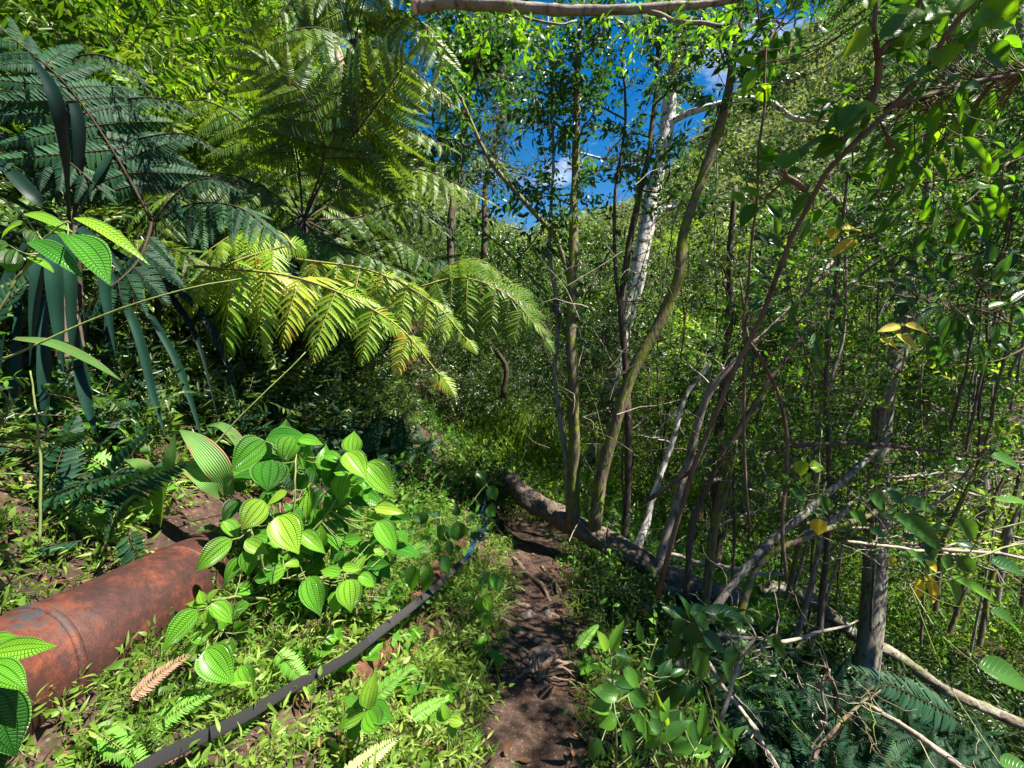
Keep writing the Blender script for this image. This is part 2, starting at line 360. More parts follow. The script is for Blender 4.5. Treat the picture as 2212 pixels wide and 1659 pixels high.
W_PALE = bark_mat('dead_wood', (.10, .08, .06), (.34, .29, .23), scale=22, moss=(.2, .2, .07), mossf=.38)
W_RACH = bark_mat('rachis', (.10, .10, .03), (.28, .26, .07), scale=30, bumpd=.001)
W_RACHD = bark_mat('dark_rachis', (.012, .009, .007), (.05, .036, .02), scale=30, bumpd=.001)
W_GSTEM = bark_mat('green_stem', (.08, .12, .03), (.20, .24, .08), scale=30, bumpd=.0005, rough=.5)
W_ROOT = bark_mat('root_bark', (.05, .030, .022), (.20, .135, .10), scale=16, bumpd=.01, stretch=1)
W_ORNG = bark_mat('rotting_wood', (.022, .010, .007), (.13, .060, .032), scale=16, bumpd=.02, stretch=1, moss=(.08, .06, .03), mossf=.40)

# ------------------------------------------------------------------ sky, sun
SUN_EL, SUN_AZ = math.radians(60), math.radians(100)     # azimuth clockwise from +Y
sd = np.array([math.sin(SUN_AZ) * math.cos(SUN_EL), math.cos(SUN_AZ) * math.cos(SUN_EL), math.sin(SUN_EL)])
w = bpy.data.worlds.new("World"); scene.world = w; w.use_nodes = True; nt = w.node_tree
bg = nt.nodes['Background']; sk = nt.nodes.new('ShaderNodeTexSky'); sk.sky_type = 'NISHITA'; sk.sun_disc = False
sk.sun_elevation = SUN_EL; sk.sun_rotation = SUN_AZ; sk.air_density = 1.0; sk.dust_density = .35; sk.ozone_density = 3.5
hs = nt.nodes.new('ShaderNodeHueSaturation'); hs.inputs['Saturation'].default_value = 1.45; hs.inputs['Value'].default_value = .9
tc = nt.nodes.new('ShaderNodeTexCoord'); mp = nt.nodes.new('ShaderNodeMapping'); mp.inputs['Scale'].default_value = (1, 1, 2.2)
cn = nt.nodes.new('ShaderNodeTexNoise'); cn.inputs['Scale'].default_value = 2.6; cn.inputs['Detail'].default_value = 7; cn.inputs['Roughness'].default_value = .58
nt.links.new(tc.outputs['Generated'], mp.inputs[0]); nt.links.new(mp.outputs[0], cn.inputs[0])
cf = ramp(nt, [(.58, (0, 0, 0)), (.78, (1, 1, 1))], cn.outputs['Fac'])
nt.links.new(sk.outputs[0], hs.inputs['Color'])
cc = mixc(nt, cf, hs.outputs[0], (11, 11.4, 12))
nt.links.new(cc, bg.inputs[0]); bg.inputs[1].default_value = .05
sl = bpy.data.lights.new("sun", 'SUN'); sl.energy = 5.0; sl.angle = math.radians(.5); sl.color = (1, .94, .82)
so = bpy.data.objects.new("sun", sl); COL.objects.link(so)
so.rotation_euler = Vector((-sd[0], -sd[1], -sd[2])).to_track_quat('-Z', 'Y').to_euler()
vs = scene.view_settings; vs.view_transform = 'Standard'; vs.look = 'None'; vs.gamma = 1; vs.exposure = 1.72
scene.render.engine = 'CYCLES'
cy = scene.cycles; cy.max_bounces = 4; cy.diffuse_bounces = 1; cy.glossy_bounces = 2; cy.transmission_bounces = 3; cy.transparent_max_bounces = 4
cy.use_denoising = True; cy.sample_clamp_indirect = 6; cy.use_adaptive_sampling = True; cy.adaptive_threshold = .02
cy.caustics_reflective = False; cy.caustics_refractive = False

# ------------------------------------------------------------------ ground sheet
def ground_mat():
    m, nt, out = newmat('soil'); L = nt.links.new
    tc = N(nt, 'ShaderNodeTexCoord')
    n1 = N(nt, 'ShaderNodeTexNoise'); n1.inputs['Scale'].default_value = 5; n1.inputs['Detail'].default_value = 12; n1.inputs['Roughness'].default_value = .72; L(tc.outputs['Object'], n1.inputs[0])
    n2 = N(nt, 'ShaderNodeTexNoise'); n2.inputs['Scale'].default_value = 60; n2.inputs['Detail'].default_value = 6; n2.inputs['Roughness'].default_value = .7; L(tc.outputs['Object'], n2.inputs[0])
    n3 = N(nt, 'ShaderNodeTexVoronoi'); n3.inputs['Scale'].default_value = 38; L(tc.outputs['Object'], n3.inputs[0])
    h = math_(nt, 'ADD', math_(nt, 'MULTIPLY', n1.outputs['Fac'], .6), math_(nt, 'MULTIPLY', n2.outputs['Fac'], .4))
    col = ramp(nt, [(.34, (.014, .009, .007)), (.5, (.055, .033, .024)), (.68, (.16, .10, .075))], h)
    pb = ramp(nt, [(.0, (1, 1, 1)), (.16, (1, 1, 1)), (.24, (0, 0, 0))], n3.outputs['Distance'])
    col = mixc(nt, math_(nt, 'MULTIPLY', pb, .35), col, (.30, .21, .17))
    bs = N(nt, 'ShaderNodeBsdfPrincipled'); bs.inputs['Roughness'].default_value = .93; bs.inputs['Specular IOR Level'].default_value = .25
    L(col, bs.inputs['Base Color']); b = N(nt, 'ShaderNodeBump'); b.inputs['Distance'].default_value = .025; b.inputs['Strength'].default_value = .9
    hh = math_(nt, 'ADD', h, math_(nt, 'MULTIPLY', pb, .12)); L(hh, b.inputs['Height']); L(b.outputs[0], bs.inputs['Normal']); L(bs.outputs[0], out.inputs[0]); return m
M_SOIL = ground_mat()
def axis(lo, hi, fine0, fine1, step, grow=1.09):
    a = list(np.arange(fine0, fine1, step)); s = step
    while a[-1] < hi: s *= grow; a.append(a[-1] + s)
    s = step
    while a[0] > lo: s *= grow; a.insert(0, a[0] - s)
    return np.array(a)
gx = axis(-220, 260, -2.2, 2.4, .03); gy = axis(-60, 260, .6, 6.5, .03)
X, Y = np.meshgrid(gx, gy, indexing='xy'); Z = ground(X, Y)
V = np.stack([X, Y, Z], -1).reshape(-1, 3); ny, nx = X.shape
i, j = np.meshgrid(np.arange(ny - 1), np.arange(nx - 1), indexing='ij')
F = np.stack([i * nx + j, i * nx + j + 1, (i + 1) * nx + j + 1, (i + 1) * nx + j], -1).reshape(-1, 4)
g = build('ground', T(V, F, np.zeros((len(V), 4))), M_SOIL); g['kind'] = 'structure'

# ------------------------------------------------------------------ fern templates
def pinnuleT(lobes=8, w=.075, seed=0):
    return leafT(3, 2 * lobes + 1, w, 'blade', fold=.35, droop=.10, saw=1)
def pinnaT(n=15, lobes=7, maxl=.44, pw=.085, seed=0, curl=.22, wood=True, ang0=72, sick=.25):
    """unit length, bipinnate piece: mid rib along +Y with narrow lobed strips each side"""
    rs = np.random.default_rng(seed + 5)
    t = np.linspace(0, 1, 9); P = np.stack([.10 * rs.uniform(-1, 1) * t ** 2, t, -curl * t ** 2], -1)
    parts = [tube(P, [.011, .003], 3, mi=1)] if wood else []
    tt = np.linspace(.04, .97, n)
    pos = np.stack([np.interp(tt, t, P[:, i]) for i in range(3)], -1)
    ln = maxl * np.clip((tt + .12) / .30, 0, 1) ** .5 * (1 - tt) ** .62 + .025
    for s in (-1, 1):
        a = np.radians(ang0 - 25 * tt + rs.uniform(-4, 4, n))
        d = np.stack([s * np.sin(a), np.cos(a), -.18 - .25 * tt + rs.uniform(-.1, .1, n)], -1)
        nn = np.stack([s * .25 + rs.uniform(-.12, .12, n), rs.uniform(-.2, .2, n), np.ones(n)], -1)
        pt = pinnuleT(lobes, pw * .5)
        # sickle bend toward the tip
        pt.V[:, 0] += -s * 0.0; V = pt.V.copy(); V[:, 0] += -s * sick * .35 * V[:, 1] ** 2; pt = T(V, pt.F, pt.L)
        k = ln / ln.max()
        B = basis(d, nn, ln); B[:, :, 0] *= (1 / np.maximum(k, .35))[:, None] ** .6
        parts.append(place(pt, pos, B, rnd=rs.random(n)))
    return join(parts)
PIN_A = [pinnaT(15, 9, .50, .15, s, curl=.20 + .06 * s, sick=.5) for s in range(3)]
PIN_B = [pinnaT(20, 4, .22, .30, s + 7, curl=.20, sick=.1) for s in range(3)]
PIN_S = [pinnaT(16, 2, .30, .34, s + 17, curl=.15, sick=.1) for s in range(2)]
PIN_L = [pinnaT(18, 0 + 1, .20, .52, s + 27, curl=.12, sick=.6) for s in range(2)]       # once-cut leafy fern
def simple_frondT(n=22, maxl=.2, w=.30, seed=0, curl=.3, nv=4):
    """once pinnate frond, unit length, smooth leaflets"""
    rs = np.random.default_rng(seed + 50)
    t = np.linspace(0, 1, 9); P = np.stack([.15 * rs.uniform(-1, 1) * t ** 2, t, .12 * t - curl * t ** 2], -1)
    parts = [tube(P, [.009, .003], 3, mi=1)]
    tt = np.linspace(.12, .98, n); pos = np.stack([np.interp(tt, t, P[:, i]) for i in range(3)], -1)
    ln = maxl * np.clip(tt / .3, 0, 1) ** .5 * (1 - tt) ** .5 + .02
    for s in (-1, 1):
        a = np.radians(75 - 20 * tt + rs.uniform(-4, 4, n))
        d = np.stack([s * np.sin(a), np.cos(a), -.1 - .2 * tt + rs.uniform(-.1, .1, n)], -1)
        nn = np.stack([rs.uniform(-.2, .2, n), rs.uniform(-.2, .2, n), np.ones(n)], -1)
        parts.append(place(leafT(3, nv, w * .5, 'blade', fold=.3, droop=.15), pos, basis(d, nn, ln), rnd=rs.random(n)))
    return join(parts)
FR_G = [simple_frondT(24, .20, .34, s) for s in range(3)]
FR_T = [simple_frondT(14, .22, .42, s + 3, nv=3) for s in range(3)]

def frond_mesh(path, plen, n=12, pins=PIN_A, up=(0, 0, 1), grav=.55, fw=.35, side_bias=(1, 1), rnd=.5, rr=.008, start=.12, jit=.13):
    """path: world points of the main rib; plen: longest pinna length"""
    R = smooth_path(path, 30); seg = np.concatenate([[0], np.cumsum(np.linalg.norm(np.diff(R, axis=0), axis=1))]); Lg = seg[-1]; seg /= Lg
    parts = [tube(R, [rr, rr * .3], 6, mi=1)]
    tt = np.linspace(start, .985, n)
    pos = np.stack([np.interp(tt, seg, R[:, i]) for i in range(3)], -1)
    tan = nrm(np.gradient(R, axis=0)); td = nrm(np.stack([np.interp(tt, seg, tan[:, i]) for i in range(3)], -1))
    up = nrm(np.asarray(up, float)); sidev = nrm(np.cross(td, up)); nv = np.cross(sidev, td)
    ln0 = plen * np.clip((tt - start + .12) / .28, 0, 1) ** .6 * (1 - tt) ** .55 + plen * .06
    for s, b in ((1, side_bias[0]), (-1, side_bias[1])):
        if b <= 0: continue
        k = n; d = sidev * s + td * (fw + .5 * tt[:, None] ** 2) + np.array([0, 0, -grav]) * (1 + U(-.3, .3, k))[:, None] + RG.normal(size=(k, 3)) * jit
        nn = nv + RG.normal(size=(k, 3)) * .15 + sidev * s * .15
        idx = RG.integers(0, len(pins), k); ln = ln0 * b * U(.88, 1.1, k)
        for q, t in enumerate(pins):
            m = idx == q
            if m.any(): parts.append(place(t, pos[m], basis(d[m], nn[m], ln[m]), rnd=np.clip(rnd + U(-.35, .35, m.sum()), 0, 1)))
    # terminal piece
    parts.append(place(pins[0], R[-1:], basis(td[-1:], nv[-1:], ln0[-1:] * 1.3), rnd=[rnd]))
    return join(parts)
def fern(name, label, cat, base, fronds, mats=(M_FERND, W_RACHD), group=None, trunk=None):
    r = thing(name, label, cat, base, group)
    for f in fronds:
        build('frond', frond_mesh(**f), list(mats), r)
    if trunk is not None: build('trunk', trunk, W_RACHD, r)
    return r

# ---- golden fern hanging over the bank
def fr(pts, plen, **k):
    d = dict(path=P3(pts), plen=plen); d.update(k); return d
g0 = at(560, 640, 2.45)
fern('golden_fern', 'sunlit yellow green fern with orange tinged drooping fronds above the ribbed leaf shrub', 'fern', ground_hit(560, 930), [
    fr([(420, 575, 2.5), (640, 600, 2.2), (840, 690, 2.0), (955, 815, 1.85)], .50, n=8, pins=PIN_A, grav=.75, fw=.15, rnd=.8, up=(.1, -.95, .75), side_bias=(1.0, .72), start=.06),
    fr([(640, 560, 2.6), (800, 585, 2.4), (930, 650, 2.25), (1010, 735, 2.1)], .42, n=8, pins=PIN_A, grav=.7, fw=.2, rnd=.72, up=(.1, -.9, .8), side_bias=(1, .6)),
    fr([(620, 530, 2.7), (520, 560, 2.6), (440, 600, 2.5), (375, 655, 2.45)], .42, n=7, pins=PIN_A, grav=.6, fw=.2, rnd=.6, up=(0, -.9, .8), side_bias=(.8, 1)),
    fr([(640, 540, 2.9), (600, 500, 2.9), (520, 500, 2.8), (450, 540, 2.7)], .38, n=7, pins=PIN_A, grav=.7, rnd=.35, up=(0, -.3, 1)),
], mats=(M_FERN, W_RACH))
fern('fern', 'bright green fern with arching feathery fronds above the trail edge', 'fern', ground_hit(1060, 850), [
    fr([(905, 620, 3.5), (1000, 600, 3.4), (1100, 640, 3.2), (1180, 735, 3.1)], .55, n=9, pins=PIN_A, grav=.65, fw=.25, rnd=.55, up=(0, -.9, .8)),
    fr([(900, 640, 3.6), (960, 580, 3.6), (1030, 560, 3.5), (1095, 600, 3.4)], .36, n=10, pins=PIN_A, grav=.6, rnd=.5),
    fr([(900, 650, 3.6), (950, 640, 3.5), (1010, 680, 3.4), (1060, 745, 3.3)], .38, n=9, pins=PIN_A, grav=.7, rnd=.45),
    fr([(905, 640, 3.6), (880, 560, 3.7), (850, 520, 3.8), (800, 520, 3.8)], .36, n=9, pins=PIN_B, grav=.5, rnd=.3),
], mats=(M_FERNG, W_RACH), trunk=tube(smooth_path(np.array([at(1085, 860, 3.6), at(1088, 780, 3.6), at(1000, 690, 3.6), at(905, 640, 3.6)]), 14, .01), [.022, .02, .012], 8, lump=.1))

# ---- big tree fern with overhead fronds
tb = at(655, 475, 3.3)
fern('tree_fern', 'tall tree fern with dark lacy fronds reaching to the pink trunk', 'fern', ground_hit(640, 800), [
    fr([(655, 475, 3.3), (720, 350, 3.1), (800, 245, 2.9), (880, 130, 2.7)], .78, n=15, pins=PIN_B, grav=.25, rnd=.55, up=(.3, -1, .3), fw=.3, rr=.009, start=.38),
    fr([(655, 475, 3.3), (640, 330, 3.2), (600, 190, 3.1), (530, 40, 2.9)], .66, n=14, pins=PIN_B, grav=.35, rnd=.5, up=(-.2, -1, .3), rr=.009, start=.25),
    fr([(655, 475, 3.3), (760, 400, 3.2), (900, 365, 3.1), (1055, 432, 3.0)], .44, n=15, pins=PIN_B, grav=.55, rnd=.75, up=(0, -.5, 1), rr=.008, start=.2),
    fr([(655, 475, 3.3), (740, 330, 3.6), (830, 260, 3.6), (975, 320, 3.5)], .50, n=14, pins=PIN_B, grav=.6, rnd=.8, up=(0, -.6, .8), rr=.008, start=.3),
    fr([(655, 475, 3.3), (700, 330, 3.0), (660, 210, 2.9), (570, 130, 2.8)], .60, n=12, pins=PIN_B, grav=.35, rnd=.45, up=(0, -1, .3), rr=.008, start=.3),
    fr([(655, 475, 3.3), (560, 400, 3.3), (430, 370, 3.2), (330, 420, 3.1)], .50, n=13, pins=PIN_B, grav=.5, rnd=.25, up=(0, -.6, .8), rr=.008, start=.2),
    fr([(655, 475, 3.3), (700, 520, 3.1), (790, 550, 3.0), (900, 600, 2.9)], .40, n=12, pins=PIN_B, grav=.6, rnd=.3, up=(0, -.4, 1), rr=.010, start=.15),
    fr([(655, 475, 3.3), (770, 470, 3.6), (870, 440, 3.7), (960, 500, 3.7)], .42, n=12, pins=PIN_B, grav=.6, rnd=.3, up=(0, -.4, 1), rr=.010, start=.2),
    fr([(655, 475, 3.3), (740, 430, 3.8), (830, 410, 4.0), (930, 450, 4.1)], .50, n=12, pins=PIN_B, grav=.6, rnd=.4, up=(0, -.4, 1), rr=.010, start=.2),
    fr([(655, 475, 3.3), (600, 500, 3.1), (500, 520, 3.0), (400, 590, 2.9)], .42, n=13, pins=PIN_B, grav=.6, rnd=.55, up=(0, -.5, 1), rr=.010, start=.15),
    fr([(655, 475, 3.3), (760, 520, 3.5), (860, 520, 3.6), (960, 590, 3.6)], .42, n=13, pins=PIN_B, grav=.6, rnd=.3, up=(0, -.5, 1), rr=.010, start=.15),
    fr([(655, 475, 3.3), (560, 300, 3.4), (450, 220, 3.5), (330, 230, 3.5)], .55, n=14, pins=PIN_B, grav=.5, rnd=.6, up=(0, -.7, .7), rr=.010, start=.2),
    fr([(655, 475, 3.3), (600, 440, 3.7), (520, 300, 3.9), (440, 250, 4.0)], .60, n=13, pins=PIN_B, grav=.5, rnd=.5, up=(0, -.8, .6), rr=.008, start=.25),
], mats=(M_FERND, W_RACHD), trunk=tube(smooth_path(np.array([ground_hit(640, 800) - [0, 0, .2], at(648, 640, 3.4), tb]), 14), [.06, .05, .04], 10, lump=.2))
tb2 = at(765, 95, 4.6)
fern('tree_fern', 'tree fern whose pale feathery crown arches against the blue sky', 'fern', ground_hit(770, 640), [
    fr([(765, 95, 4.6), (830, 20, 4.5), (920, 60, 4.3), (985, 215, 4.1)], .62, n=15, pins=PIN_B, grav=.7, rnd=.85, up=(0, -.7, .7), rr=.009),
    fr([(765, 95, 4.6), (830, 110, 4.2), (930, 180, 4.0), (1010, 260, 3.9)], .62, n=15, pins=PIN_B, grav=.75, rnd=.8, up=(.2, -.7, .7), rr=.009),
    fr([(765, 95, 4.6), (720, -20, 4.5), (650, -20, 4.4), (600, 40, 4.3)], .62, n=14, pins=PIN_B, grav=.6, rnd=.7, up=(0, -.7, .7), rr=.009),
    fr([(765, 95, 4.6), (690, 60, 4.2), (600, 80, 4.0), (520, 160, 3.9)], .60, n=14, pins=PIN_B, grav=.6, rnd=.55, up=(0, -.7, .7), rr=.009),
    fr([(765, 95, 4.6), (800, -30, 4.4), (880, -60, 4.2), (960, -10, 4.0)], .60, n=14, pins=PIN_B, grav=.6, rnd=.9, up=(0, -.8, .6), rr=.009),
    fr([(765, 95, 4.6), (790, 180, 4.2), (830, 260, 4.0), (850, 340, 4.0)], .50, n=12, pins=PIN_B, grav=.5, rnd=.6, up=(.5, -.8, .3), rr=.008),
], mats=(M_FERND, W_RACHD), trunk=tube(smooth_path(np.array([ground_hit(770, 640) - [0, 0, .3], at(750, 400, 4.9), tb2]), 14), [.09, .08, .07], 10, lump=.15))
# ---- shade fern, left
tb3 = at(330, 480, 2.2)
fern('tree_fern', 'fern toned blue green for deep shade behind the dark strap leaved plant', 'fern', ground_hit(330, 800), [
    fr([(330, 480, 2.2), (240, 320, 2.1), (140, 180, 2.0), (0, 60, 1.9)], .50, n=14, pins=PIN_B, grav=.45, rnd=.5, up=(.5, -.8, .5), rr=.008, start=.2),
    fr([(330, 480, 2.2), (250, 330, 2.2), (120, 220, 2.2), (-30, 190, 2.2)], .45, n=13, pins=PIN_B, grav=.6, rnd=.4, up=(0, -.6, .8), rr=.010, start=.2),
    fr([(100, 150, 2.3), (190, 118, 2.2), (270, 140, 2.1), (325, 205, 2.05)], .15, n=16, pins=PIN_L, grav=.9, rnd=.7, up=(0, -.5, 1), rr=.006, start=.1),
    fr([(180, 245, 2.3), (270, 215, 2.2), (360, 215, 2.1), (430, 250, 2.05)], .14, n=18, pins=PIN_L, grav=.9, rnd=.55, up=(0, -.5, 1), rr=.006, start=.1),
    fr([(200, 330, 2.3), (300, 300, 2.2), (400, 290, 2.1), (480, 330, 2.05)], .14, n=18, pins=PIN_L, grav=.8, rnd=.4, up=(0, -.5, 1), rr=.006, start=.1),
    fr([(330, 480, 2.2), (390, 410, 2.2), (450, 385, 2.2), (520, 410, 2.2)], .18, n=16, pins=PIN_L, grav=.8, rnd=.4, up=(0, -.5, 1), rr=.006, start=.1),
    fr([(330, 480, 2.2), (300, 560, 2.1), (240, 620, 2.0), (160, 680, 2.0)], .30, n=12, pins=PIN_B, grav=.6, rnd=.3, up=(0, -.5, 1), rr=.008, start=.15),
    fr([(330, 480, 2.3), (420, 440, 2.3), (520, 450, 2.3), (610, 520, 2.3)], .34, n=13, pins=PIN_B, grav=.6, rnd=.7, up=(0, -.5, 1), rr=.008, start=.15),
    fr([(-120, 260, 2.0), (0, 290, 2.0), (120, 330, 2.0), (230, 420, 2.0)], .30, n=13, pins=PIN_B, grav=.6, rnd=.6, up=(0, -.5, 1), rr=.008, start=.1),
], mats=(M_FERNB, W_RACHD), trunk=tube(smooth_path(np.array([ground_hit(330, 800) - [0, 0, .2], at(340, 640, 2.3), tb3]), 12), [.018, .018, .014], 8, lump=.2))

# layered ferns filling the shade between the tree ferns and the golden fern
for q, (px, py, d) in enumerate([(300, 610, 3.0), (420, 520, 3.4), (520, 640, 3.3), (560, 470, 4.0), (700, 600, 3.8), (800, 520, 4.4), (860, 420, 5.0), (700, 700, 3.4), (240, 420, 3.4), (380, 350, 4.2), (130, 560, 2.8), (900, 640, 4.4), (480, 380, 4.6), (960, 380, 5.5)]):
    c = at(px, py, d); r = thing('fern', 'shaded green fern among the layered ferns covering the bank', 'fern', c, 'layered ferns covering the bank')
    for k in range(4):
        a = U(-.6, 3.7); L = U(.7, 1.15); dx, dy = math.cos(a) * L, -abs(math.sin(a)) * L * .5
        pth = np.array([c, c + [dx * .4, dy * .4, .28 * L], c + [dx * .75, dy * .75, .22 * L], c + [dx, dy, -.08 * L]])
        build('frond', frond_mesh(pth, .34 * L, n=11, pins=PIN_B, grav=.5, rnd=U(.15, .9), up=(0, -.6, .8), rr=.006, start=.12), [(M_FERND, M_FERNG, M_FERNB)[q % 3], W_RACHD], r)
# ------------------------------------------------------------------ hand placed leaves on plants
TOCAM = -FWD
def lv(bx, by, tx, ty, w, d, dt=0.0, r=.5, face=.55):
    return (bx, by, tx, ty, w, d, dt, r, face)
def leaf_plant(name, label, cat, stems, leaves, mat, stemmat=W_GSTEM, shape='ovate', hi=True, stem_r=.005, group=None, droop=.18, base=None, yellow=None):
    S = [smooth_path(P3(s), 16, .012) for s in stems]
    loc = S[0][0] if base is None else base
    r = thing(name, label, cat, loc, group)
    allS = np.vstack(S); lp, sp = [], [tube(s, [stem_r, stem_r * .5], 6) for s in S]; yl = []
    for n_, (bx, by, tx, ty, w, d, dt, rn, face) in enumerate(leaves):
        b = at(bx, by, d); e = at(tx, ty, d + dt); L = np.linalg.norm(e - b)
        v = e - b; toc = nrm(CAM - b); up = np.array([0, 0, 1.0])
        nn = nrm(toc * face + up * (1 - face) + RG.normal(size=3) * .10)
        t = leafT(9 if hi else 5, 15 if hi else 7, (w / 2) / max(math.hypot(tx - bx, ty - by), 6), shape, fold=U(.02, .22), droop=droop * U(.3, 2.0), cup=.35, twist=U(-.5, .5), saw=0)
        # real distance: foreshortened widths keep their true size
        wf = (1.02 if shape == 'ovate' else 1.1) * (w / FPX * d) / L / (w / max(math.hypot(tx - bx, ty - by), 6))
        B = basis(v[None], nn[None], L); B[:, :, 0] *= wf
        pl = place(t, b[None], B, rnd=[rn]); pl.L[:, 2] = np.clip(rn + U(-.06, .06), 0, 1)
        (yl if (yellow is not None and rn > 1.2) else lp).append(pl)
        k = np.argmin(np.linalg.norm(allS - b, axis=1)); c = allS[k]
        if np.linalg.norm(c - b) > .006: sp.append(tube(smooth_path(np.array([c, (c + b) / 2 - [0, 0, .12 * np.linalg.norm(c - b)], b]), 6), [min(stem_r * .5, .0026), .0014], 5))
    build('stem', sp, stemmat, r)
    if lp: build('leaves', lp, mat, r)
    if yl: build('yellow_leaves', yl, yellow, r)
    return r
mel = []
def rl(cx, cy, rx, ry, n, ln, w, d, rn=(.3, .8), ang=None, dj=.1, face=(.35, .7)):
    """random leaves inside an ellipse of the picture, growing from its centre outward"""
    out = []
    for _ in range(n):
        a = U(0, 6.28); q = math.sqrt(U(.05, 1)); bx, by = cx + rx * q * math.cos(a), cy + ry * q * math.sin(a)
        th = (a + U(-.9, .9)) if ang is None else U(*ang); l_ = ln * U(.5, 1.35)
        dd = d + U(-dj, dj)
        out.append(lv(bx, by, bx + l_ * math.cos(th), by + l_ * math.sin(th), w * (l_ / ln) ** .7 * U(.8, 1.1), dd, U(-.06, .04), U(*rn), U(*face)))
    return out
gp = ground_hit(620, 1300)
leaf_plant('shrub', 'lush sunlit shrub with deeply ribbed oval leaves leaning over the rusty pipe', 'shrub',
  [[(600, 1330, 1.9), (610, 1180, 1.75), (640, 1060, 1.7), (640, 960, 1.75)], [(600, 1330, 1.9), (560, 1200, 1.65), (540, 1130, 1.6)], [(610, 1200, 1.75), (700, 1120, 1.75), (760, 1010, 1.8)], [(610, 1250, 1.8), (700, 1250, 1.65), (740, 1240, 1.6)], [(610, 1300, 1.8), (500, 1290, 1.45), (455, 1300, 1.35)]],
  [lv(573, 953, 487, 1018, 72, 1.75, -.05, .45), lv(575, 948, 668, 935, 44, 1.8, 0, .35, .4), lv(635, 944, 605, 998, 52, 1.75, -.04, .55), lv(644, 949, 697, 955, 28, 1.75, 0, .7), lv(586, 994, 578, 1062, 72, 1.7, -.03, .35),
   lv(760, 976, 764, 932, 42, 1.8, 0, .8, .7), lv(748, 977, 793, 1031, 50, 1.75, -.04, .9, .7), lv(790, 1000, 856, 1067, 54, 1.8, -.03, .75, .7), lv(700, 984, 745, 992, 28, 1.85, 0, .6), lv(747, 1028, 724, 1091, 48, 1.75, -.03, .7),
   lv(772, 1046, 765, 1112, 30, 1.85, -.02, .75), lv(809, 1097, 872, 1102, 28, 1.8, 0, 1, .7), lv(816, 1126, 858, 1191, 44, 1.7, -.03, .65, .65), lv(571, 1082, 515, 1146, 58, 1.55, -.05, .97, .7), lv(620, 1062, 573, 1090, 26, 1.6, -.02, .9),
   lv(600, 1115, 645, 1193, 66, 1.5, -.05, .95, .75), lv(502, 1166, 407, 1235, 48, 1.45, -.04, .8, .65), lv(482, 1126, 518, 1160, 32, 1.55, 0, .8), lv(500, 1165, 480, 1195, 26, 1.5, 0, .8), lv(530, 1168, 580, 1196, 32, 1.5, 0, .85, .7),
   lv(650, 1150, 702, 1190, 34, 1.6, -.02, .7), lv(545, 1185, 527, 1248, 36, 1.5, -.03, .5), lv(525, 1208, 465, 1268, 40, 1.5, -.04, .55), lv(668, 1245, 690, 1332, 52, 1.5, -.05, .6, .7), lv(754, 1250, 757, 1325, 52, 1.5, -.04, .8, .7),
   lv(737, 1276, 712, 1332, 34, 1.5, -.03, .7), lv(735, 1240, 690, 1226, 28, 1.55, 0, .7), lv(769, 1240, 785, 1200, 26, 1.55, 0, .8), lv(774, 1245, 812, 1262, 30, 1.55, 0, .75), lv(740, 1225, 780, 1228, 22, 1.5, 0, .85),
   lv(660, 1020, 640, 1062, 44, 1.8, 0, .3), lv(690, 1000, 740, 1012, 32, 1.85, 0, .45), lv(520, 1090, 470, 1130, 46, 1.7, 0, .25), lv(640, 1000, 690, 1040, 46, 1.85, 0, .3), lv(700, 1060, 660, 1100, 44, 1.8, 0, .35)]
  + rl(640, 1080, 130, 110, 60, 58, 38, 1.9, (.2, .7)) + rl(770, 1170, 90, 110, 36, 54, 34, 1.9, (.2, .8)) + rl(690, 1200, 120, 80, 30, 50, 34, 1.78, (.3, .85)) + rl(600, 1280, 80, 60, 16, 44, 30, 1.75, (.3, .8)), M_MEL, stem_r=.006)
leaf_plant('shrub', 'small ribbed leaf shrub growing in front of the rusty pipe', 'shrub',
  [[(470, 1460, 1.5), (455, 1390, 1.35), (455, 1305, 1.3)], [(455, 1400, 1.4), (520, 1420, 1.4)]],
  [lv(428, 1318, 340, 1406, 52, 1.25, -.05, .6, .65), lv(450, 1308, 398, 1302, 18, 1.3, 0, .75), lv(455, 1305, 506, 1338, 36, 1.3, 0, .7), lv(445, 1318, 449, 1352, 26, 1.28, 0, .85), lv(467, 1350, 420, 1388, 30, 1.3, -.02, .85),
   lv(445, 1402, 499, 1474, 64, 1.25, -.04, .65, .75), lv(427, 1395, 395, 1430, 34, 1.3, 0, .8), lv(520, 1438, 541, 1492, 46, 1.3, -.02, .7), lv(450, 1300, 470, 1270, 22, 1.3, 0, .8), lv(440, 1303, 430, 1275, 20, 1.3, 0, .8)]
  + rl(490, 1370, 60, 40, 10, 32, 20, 1.4, (.5, .9)), M_MEL, stem_r=.004)
leaf_plant('shrub', 'two bright ribbed leaves hanging in shade over the end of the rusty pipe', 'shrub',
  [[(-90, 1700, .95), (-60, 1560, .9), (-20, 1420, .85)], [(-60, 1560, .9), (0, 1470, .85)]],
  [lv(-25, 1415, 118, 1392, 50, .85, 0, .75, .7), lv(-30, 1440, 52, 1478, 56, .82, -.02, .6), lv(-25, 1490, 40, 1640, 84, .82, 0, .1, .6), lv(-60, 1540, 0, 1690, 90, .85, 0, .05), lv(-40, 1400, 30, 1370, 40, .9, 0, .6)], M_MEL, stem_r=.004)
